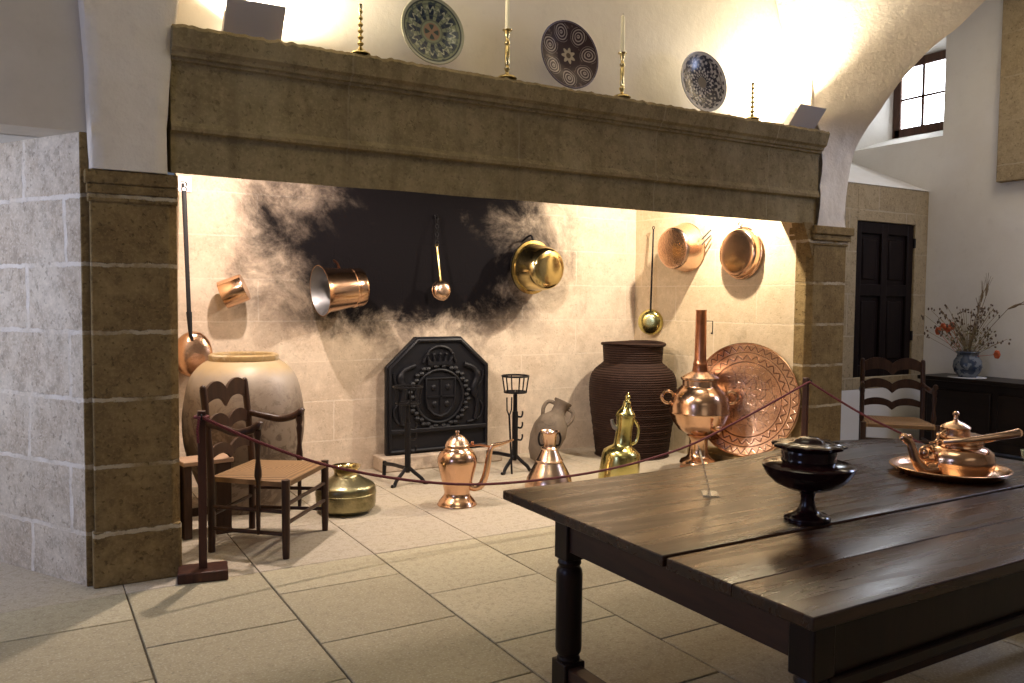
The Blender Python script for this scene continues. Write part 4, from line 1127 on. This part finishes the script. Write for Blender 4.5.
b.tube(spline([kp(-57, 33, 10), kp(-62, 38, 10), kp(-66, 36, 10)], 4), [v*s2 for v in lin(3.8, 4.4, 5)+lin(4.0, 1.8, 4)], 12)
b.ball(kp(-57, 38.5, 10), 3*s2, 10); b.build('spout', M_copper, t)
b = MB(); b.tube(spline([kp(-33, 14, 6), kp(-42, 17, 8), kp(-44, 25, 8), kp(-37, 29, 8), kp(-31, 24, 6)], 5), 1.6*s2, 8); b.ball(kp(-40, 22, 8), 4*s2, 10); b.build('ornament', M_copper, t)
b = MB(); b.tube(spline([kp(-24, 34, 14), kp(-8, 37, 23), kp(15, 41, 26), kp(34, 44, 26), kp(46, 45.5, 22)], 6), [v*s2 for v in lin(2.6, 4.6, 25)], 14, flat=.7); b.build('handle', M_copper_p, t)
b = MB(); b.tube(spline([kp(46, 45.5, 22), kp(48, 42, 10), kp(42, 38, 0), kp(30, 33, -6), kp(20, 34, -6)], 5), [v*s2 for v in lin(4.6, 2.4, 21)], 12); b.build('handle', M_copper, t)
b = MB(); b.tube(spline([kp(-17, 46, 6), kp(-24, 42, 8), kp(-28, 35, 8), kp(-36, 32, 8)], 4), 1.1*s2, 8); b.build('lid_hinge', M_copper, t)
# pale bowl at the frame's edge
P = Zp(1030.5, 463, TZ); s = mpp(P)
t = thing('green_bowl', 'pale green bowl on the table at the right edge, behind the kettle tray', 'bowl', P)
b = MB(); b.lathe(sc([(0, 0), (5, 0), (5, 1.5), (7.5, 6), (9, 12.5), (8.5, 12.8), (6.8, 6.5), (0, 2.5)], s), 36); b.build('bowl', M_greenbowl, t)

# ------------------------------------------------------------------ CHEST, VASE, FLOWERS
cx0, cx1, cy0, cy1, cz = 7.80, 8.26, 2.2, 5.06, .77
t = thing('oak_chest', 'long black oak chest against the white right wall under the flowers', 'chest', ((cx0+cx1)/2, (cy0+cy1)/2, 0))
b = MB(); b.box(cx0-.03, cx1, cy0-.03, cy1+.03, cz-.04, cz); b.build('lid', M_chest, t, world=True, bevel=.008)
b = MB(); b.box(cx0+.02, cx1, cy0, cy1, .10, cz-.04); b.build('body', M_chest, t, world=True, bevel=.004)
for k in range(4):
    ya = cy0+.06+k*(cy1-cy0-.06)/4; yb = ya+(cy1-cy0-.06)/4-.06
    b = MB(); b.box(cx0+.0, cx0+.03, ya, yb, .20, cz-.12); b.build('front_panel', M_chest, t, world=True, bevel=.012)
for x, y in ((cx0+.06, cy0+.05), (cx0+.06, cy1-.05), (cx1-.06, cy0+.05), (cx1-.06, cy1-.05)):
    b = MB(); b.box(x-.04, x+.04, y-.04, y+.04, 0, .12); b.build('foot', M_chest, t, world=True, bevel=.006)
VP = Zp(967, 377, cz+.004); s = mpp(VP)
b = MB(); b.lathe([(0, -.004), (.17, -.004), (.172, -.001), (.16, .0005), (0, .0005)], 40); do = tag(b.build('doily', M_doily), 'white round doily under the flower vase on the chest', 'doily'); do.location = VP
vm = Mat('blue_grey_faience', rough=.25)
n_ = vm.noise(16, 3); vm.color(vm.mix(n_.step(.48, .55), (.16, .18, .20), (.03, .045, .075))); vm = vm.m
t = thing('faience_vase', 'round blue and grey glazed vase on the white doily holding dried flowers', 'vase', VP+Vector((0, 0, .001)))
b = MB(); b.lathe(sc([(0, 0), (8, 0), (8.5, 1.5), (11.5, 5), (13.2, 10), (12.6, 16), (10, 20), (9.4, 22.5), (10.6, 25), (9.6, 25), (8.2, 22), (9, 19), (11, 12), (0, 3)], s), 44); b.build('body', vm, t, angle=55)
b = MB(); b.tube([(10.4*s*math.cos(a), 10.4*s*math.sin(a), 25*s) for a in lin(0, 2*PI, 41)[:-1]], .7*s, 8, closed=True); b.build('rim', vm, t)
FB = VP + Vector((0, 0, 5*s))
t = thing('dried_bouquet', 'spreading bouquet of dried grasses and orange poppies in the blue vase', 'bouquet', FB)
M_stem = Mat('dry_stem', (.26, .19, .10), .9).m; M_seed = Mat('dry_seed', (.10, .065, .04), .9).m
M_leafd = Mat('dry_leaf', (.17, .14, .065), .9).m; M_poppy = Mat('orange_petal', (.48, .10, .035), .7).m; M_ear = Mat('wheat_ear', (.17, .12, .07), .9).m
rng = random.Random(5)
stems, seeds, leaves = MB(), MB(), MB()
for k in range(70):
    ang = rng.uniform(0, 2*PI); sp_ = rng.uniform(.05, .42)*(1 if rng.random() < .7 else 1.15); hh = rng.uniform(.30, .66)
    sp_ *= 1 - .25*max(0, math.cos(ang))
    tip = Vector((sp_*math.cos(ang), sp_*math.sin(ang), hh))
    if tip.x > .14: tip.x = .14
    pts = spline([(rng.uniform(-.03, .03), rng.uniform(-.03, .03), .05), Vector((tip.x*.2, tip.y*.2, hh*.5)), tip], 4)
    stems.tube(pts, .0022, 5)
    for j in range(3):
        c = tip + Vector((rng.uniform(-.03, .03), rng.uniform(-.03, .03), rng.uniform(-.05, .02)))
        seeds.ball(c, (rng.uniform(.005, .011), rng.uniform(.005, .011), rng.uniform(.008, .018)), 6)
for k in range(110):
    ang = rng.uniform(0, 2*PI); rr = rng.uniform(.02, .24); z = rng.uniform(.20, .42)
    c = Vector((min(.12, rr*math.cos(ang)), rr*math.sin(ang), z))
    d = Vector((rng.uniform(-1, 1), rng.uniform(-1, 1), rng.uniform(-.2, 1))).normalized()*rng.uniform(.03, .06); n2 = d.cross(Vector((rng.uniform(-1, 1), rng.uniform(-1, 1), rng.uniform(-1, 1)))).normalized()*.010
    leaves.add([c, c+d*.5+n2, c+d, c+d*.5-n2+Vector((0, 0, .004))], [(0, 1, 2, 3)])
o = stems.build('stems', M_stem, t); o = seeds.build('seed_heads', M_seed, t); o['kind'] = 'stuff'; o = leaves.build('foliage', M_leafd, t); o['kind'] = 'stuff'
for px, py in ((938, 331), (948, 329), (952, 326), (943, 327), (997, 354.5)):
    c = Xp(px, py, VP.x-.02)-FB; b = MB()
    for k in range(6):
        a = 2*PI*k/6; b.ball(c+Vector((.012*math.cos(a), .022*math.cos(a), .022*math.sin(a))), (.012, .020, .022), 8)
    b.tube([c, Vector((0, c.y*.3, .16)), Vector((0, 0, .06))], .0025, 5)
    b.build('poppy', M_poppy, t)
for px, py, qx, qy in ((986, 296, 988, 283), (981, 302, 983, 290), (978, 312, 979, 302), (1008, 309, 1022, 303)):
    c = Xp(px, py, VP.x-.03)-FB; e = Xp(qx, qy, VP.x-.03)-FB; b = MB()
    b.tube([c, c*.5+e*.5, e], [.006, .014, .004], 8)
    for k in range(6): b.tube([c*.5+e*.5, e+(e-c)*.6+Vector((0, rng.uniform(-.05, .05), rng.uniform(-.03, .03)))], .0016, 4)
    b.tube(spline([c, Vector((0, c.y*.35, c.z*.55)), Vector((0, 0, .06))], 4), .003, 5); b.build('wheat_ear', M_ear, t)

# ------------------------------------------------------------------ LIGHT
def area(name, loc, target, sx, sy, power, col, spread=180):
    l = bpy.data.lights.new(name, 'AREA'); l.shape = 'RECTANGLE'; l.size = sx; l.size_y = sy; l.energy = power; l.color = col; l.spread = R(spread)
    o = bpy.data.objects.new(name, l); COL.objects.link(o); o.location = loc
    o.rotation_mode = 'QUATERNION'; o.rotation_quaternion = (Vector(target)-Vector(loc)).to_track_quat('-Z', 'Y')
    return o
def spot(name, loc, target, power, col, ang, blend, rad):
    l = bpy.data.lights.new(name, 'SPOT'); l.energy = power; l.color = col; l.spot_size = R(ang); l.spot_blend = blend; l.shadow_soft_size = rad
    o = bpy.data.objects.new(name, l); COL.objects.link(o); o.location = loc
    o.rotation_mode = 'QUATERNION'; o.rotation_quaternion = (Vector(target)-Vector(loc)).to_track_quat('-Z', 'Y')
    return o
WARM = (1, .86, .73)
# spots hidden behind the lintel
spot('hearth_spot', (1.45, 5.45, 2.80), (1.8, 6.3, .6), 220, (1, .84, .74), 160, .5, .035)
spot('hearth_spot', (3.2, 5.035, 2.32), (3.2, 6.2, .6), 105, WARM, 150, .6, .035)
spot('hearth_spot', (1.1, 5.035, 2.32), (1.6, 6.2, .6), 35, WARM, 150, .6, .035)
spot('hearth_spot', (5.05, 5.28, 2.75), (5.3, 6.2, .8), 275, (1, .88, .70), 160, .5, .035)
# uplights on the mantel
for o, x, p in ((L1, 1.10, 210), (L2, 5.45, 300)):
    spot('uplight', (x, 4.73, ZM+.13), (x + (.15 if x < 3 else -.3), 4.87, ZM+.7), p, (1, .88, .66), 165, .8, .02)
# daylight: left embrasure, right window beyond the frame, cool left side; fills are added
area('daylight_left', (-1.9, 5.0, 1.9), (.2, 5.1, 1.5), .9, 1.2, 66, (.70, .77, 1))
area('daylight_right', (8.1, 2.6, 3.4), (4.5, 3.2, .6), 1.2, 1.3, 78, (.56, .66, 1))
area('bay_fill', (7.0, 3.2, 4.7), (7.0, 3.4, 0), 1.2, 1.2, 34, (1, .84, .62), 160)  # added overhead fill without a fixture, brightens and warms the bay walls
area('room_fill', (1.5, -2.8, 3.9), (2.2, 3.2, .8), 3.2, 1.6, 9, (1, .90, .72))  # added unseen warm fill behind the viewer for general ambience
area('daylight_side', (-3.6, 1.6, 2.2), (1.5, 2.6, .6), 1.2, 1.6, 52, (.42, .54, 1))
area('floor_fill', (1.4, 2.2, 4.7), (1.2, 2.2, 0), 1.8, 1.8, 26, (1, .94, .68), 150)  # added unseen overhead fill, lifts the front floor
w = bpy.data.worlds.new('world'); SC.world = w; w.use_nodes = True
w.node_tree.nodes['Background'].inputs[0].default_value = (.6, .7, .9, 1); w.node_tree.nodes['Background'].inputs[1].default_value = .15
SC.view_settings.view_transform = 'Standard'; SC.view_settings.look = 'None'; SC.view_settings.gamma = 1; SC.view_settings.use_curve_mapping = False
SC.view_settings.exposure = 0
SC.cycles.use_denoising = True
SC.cycles.max_bounces = 7
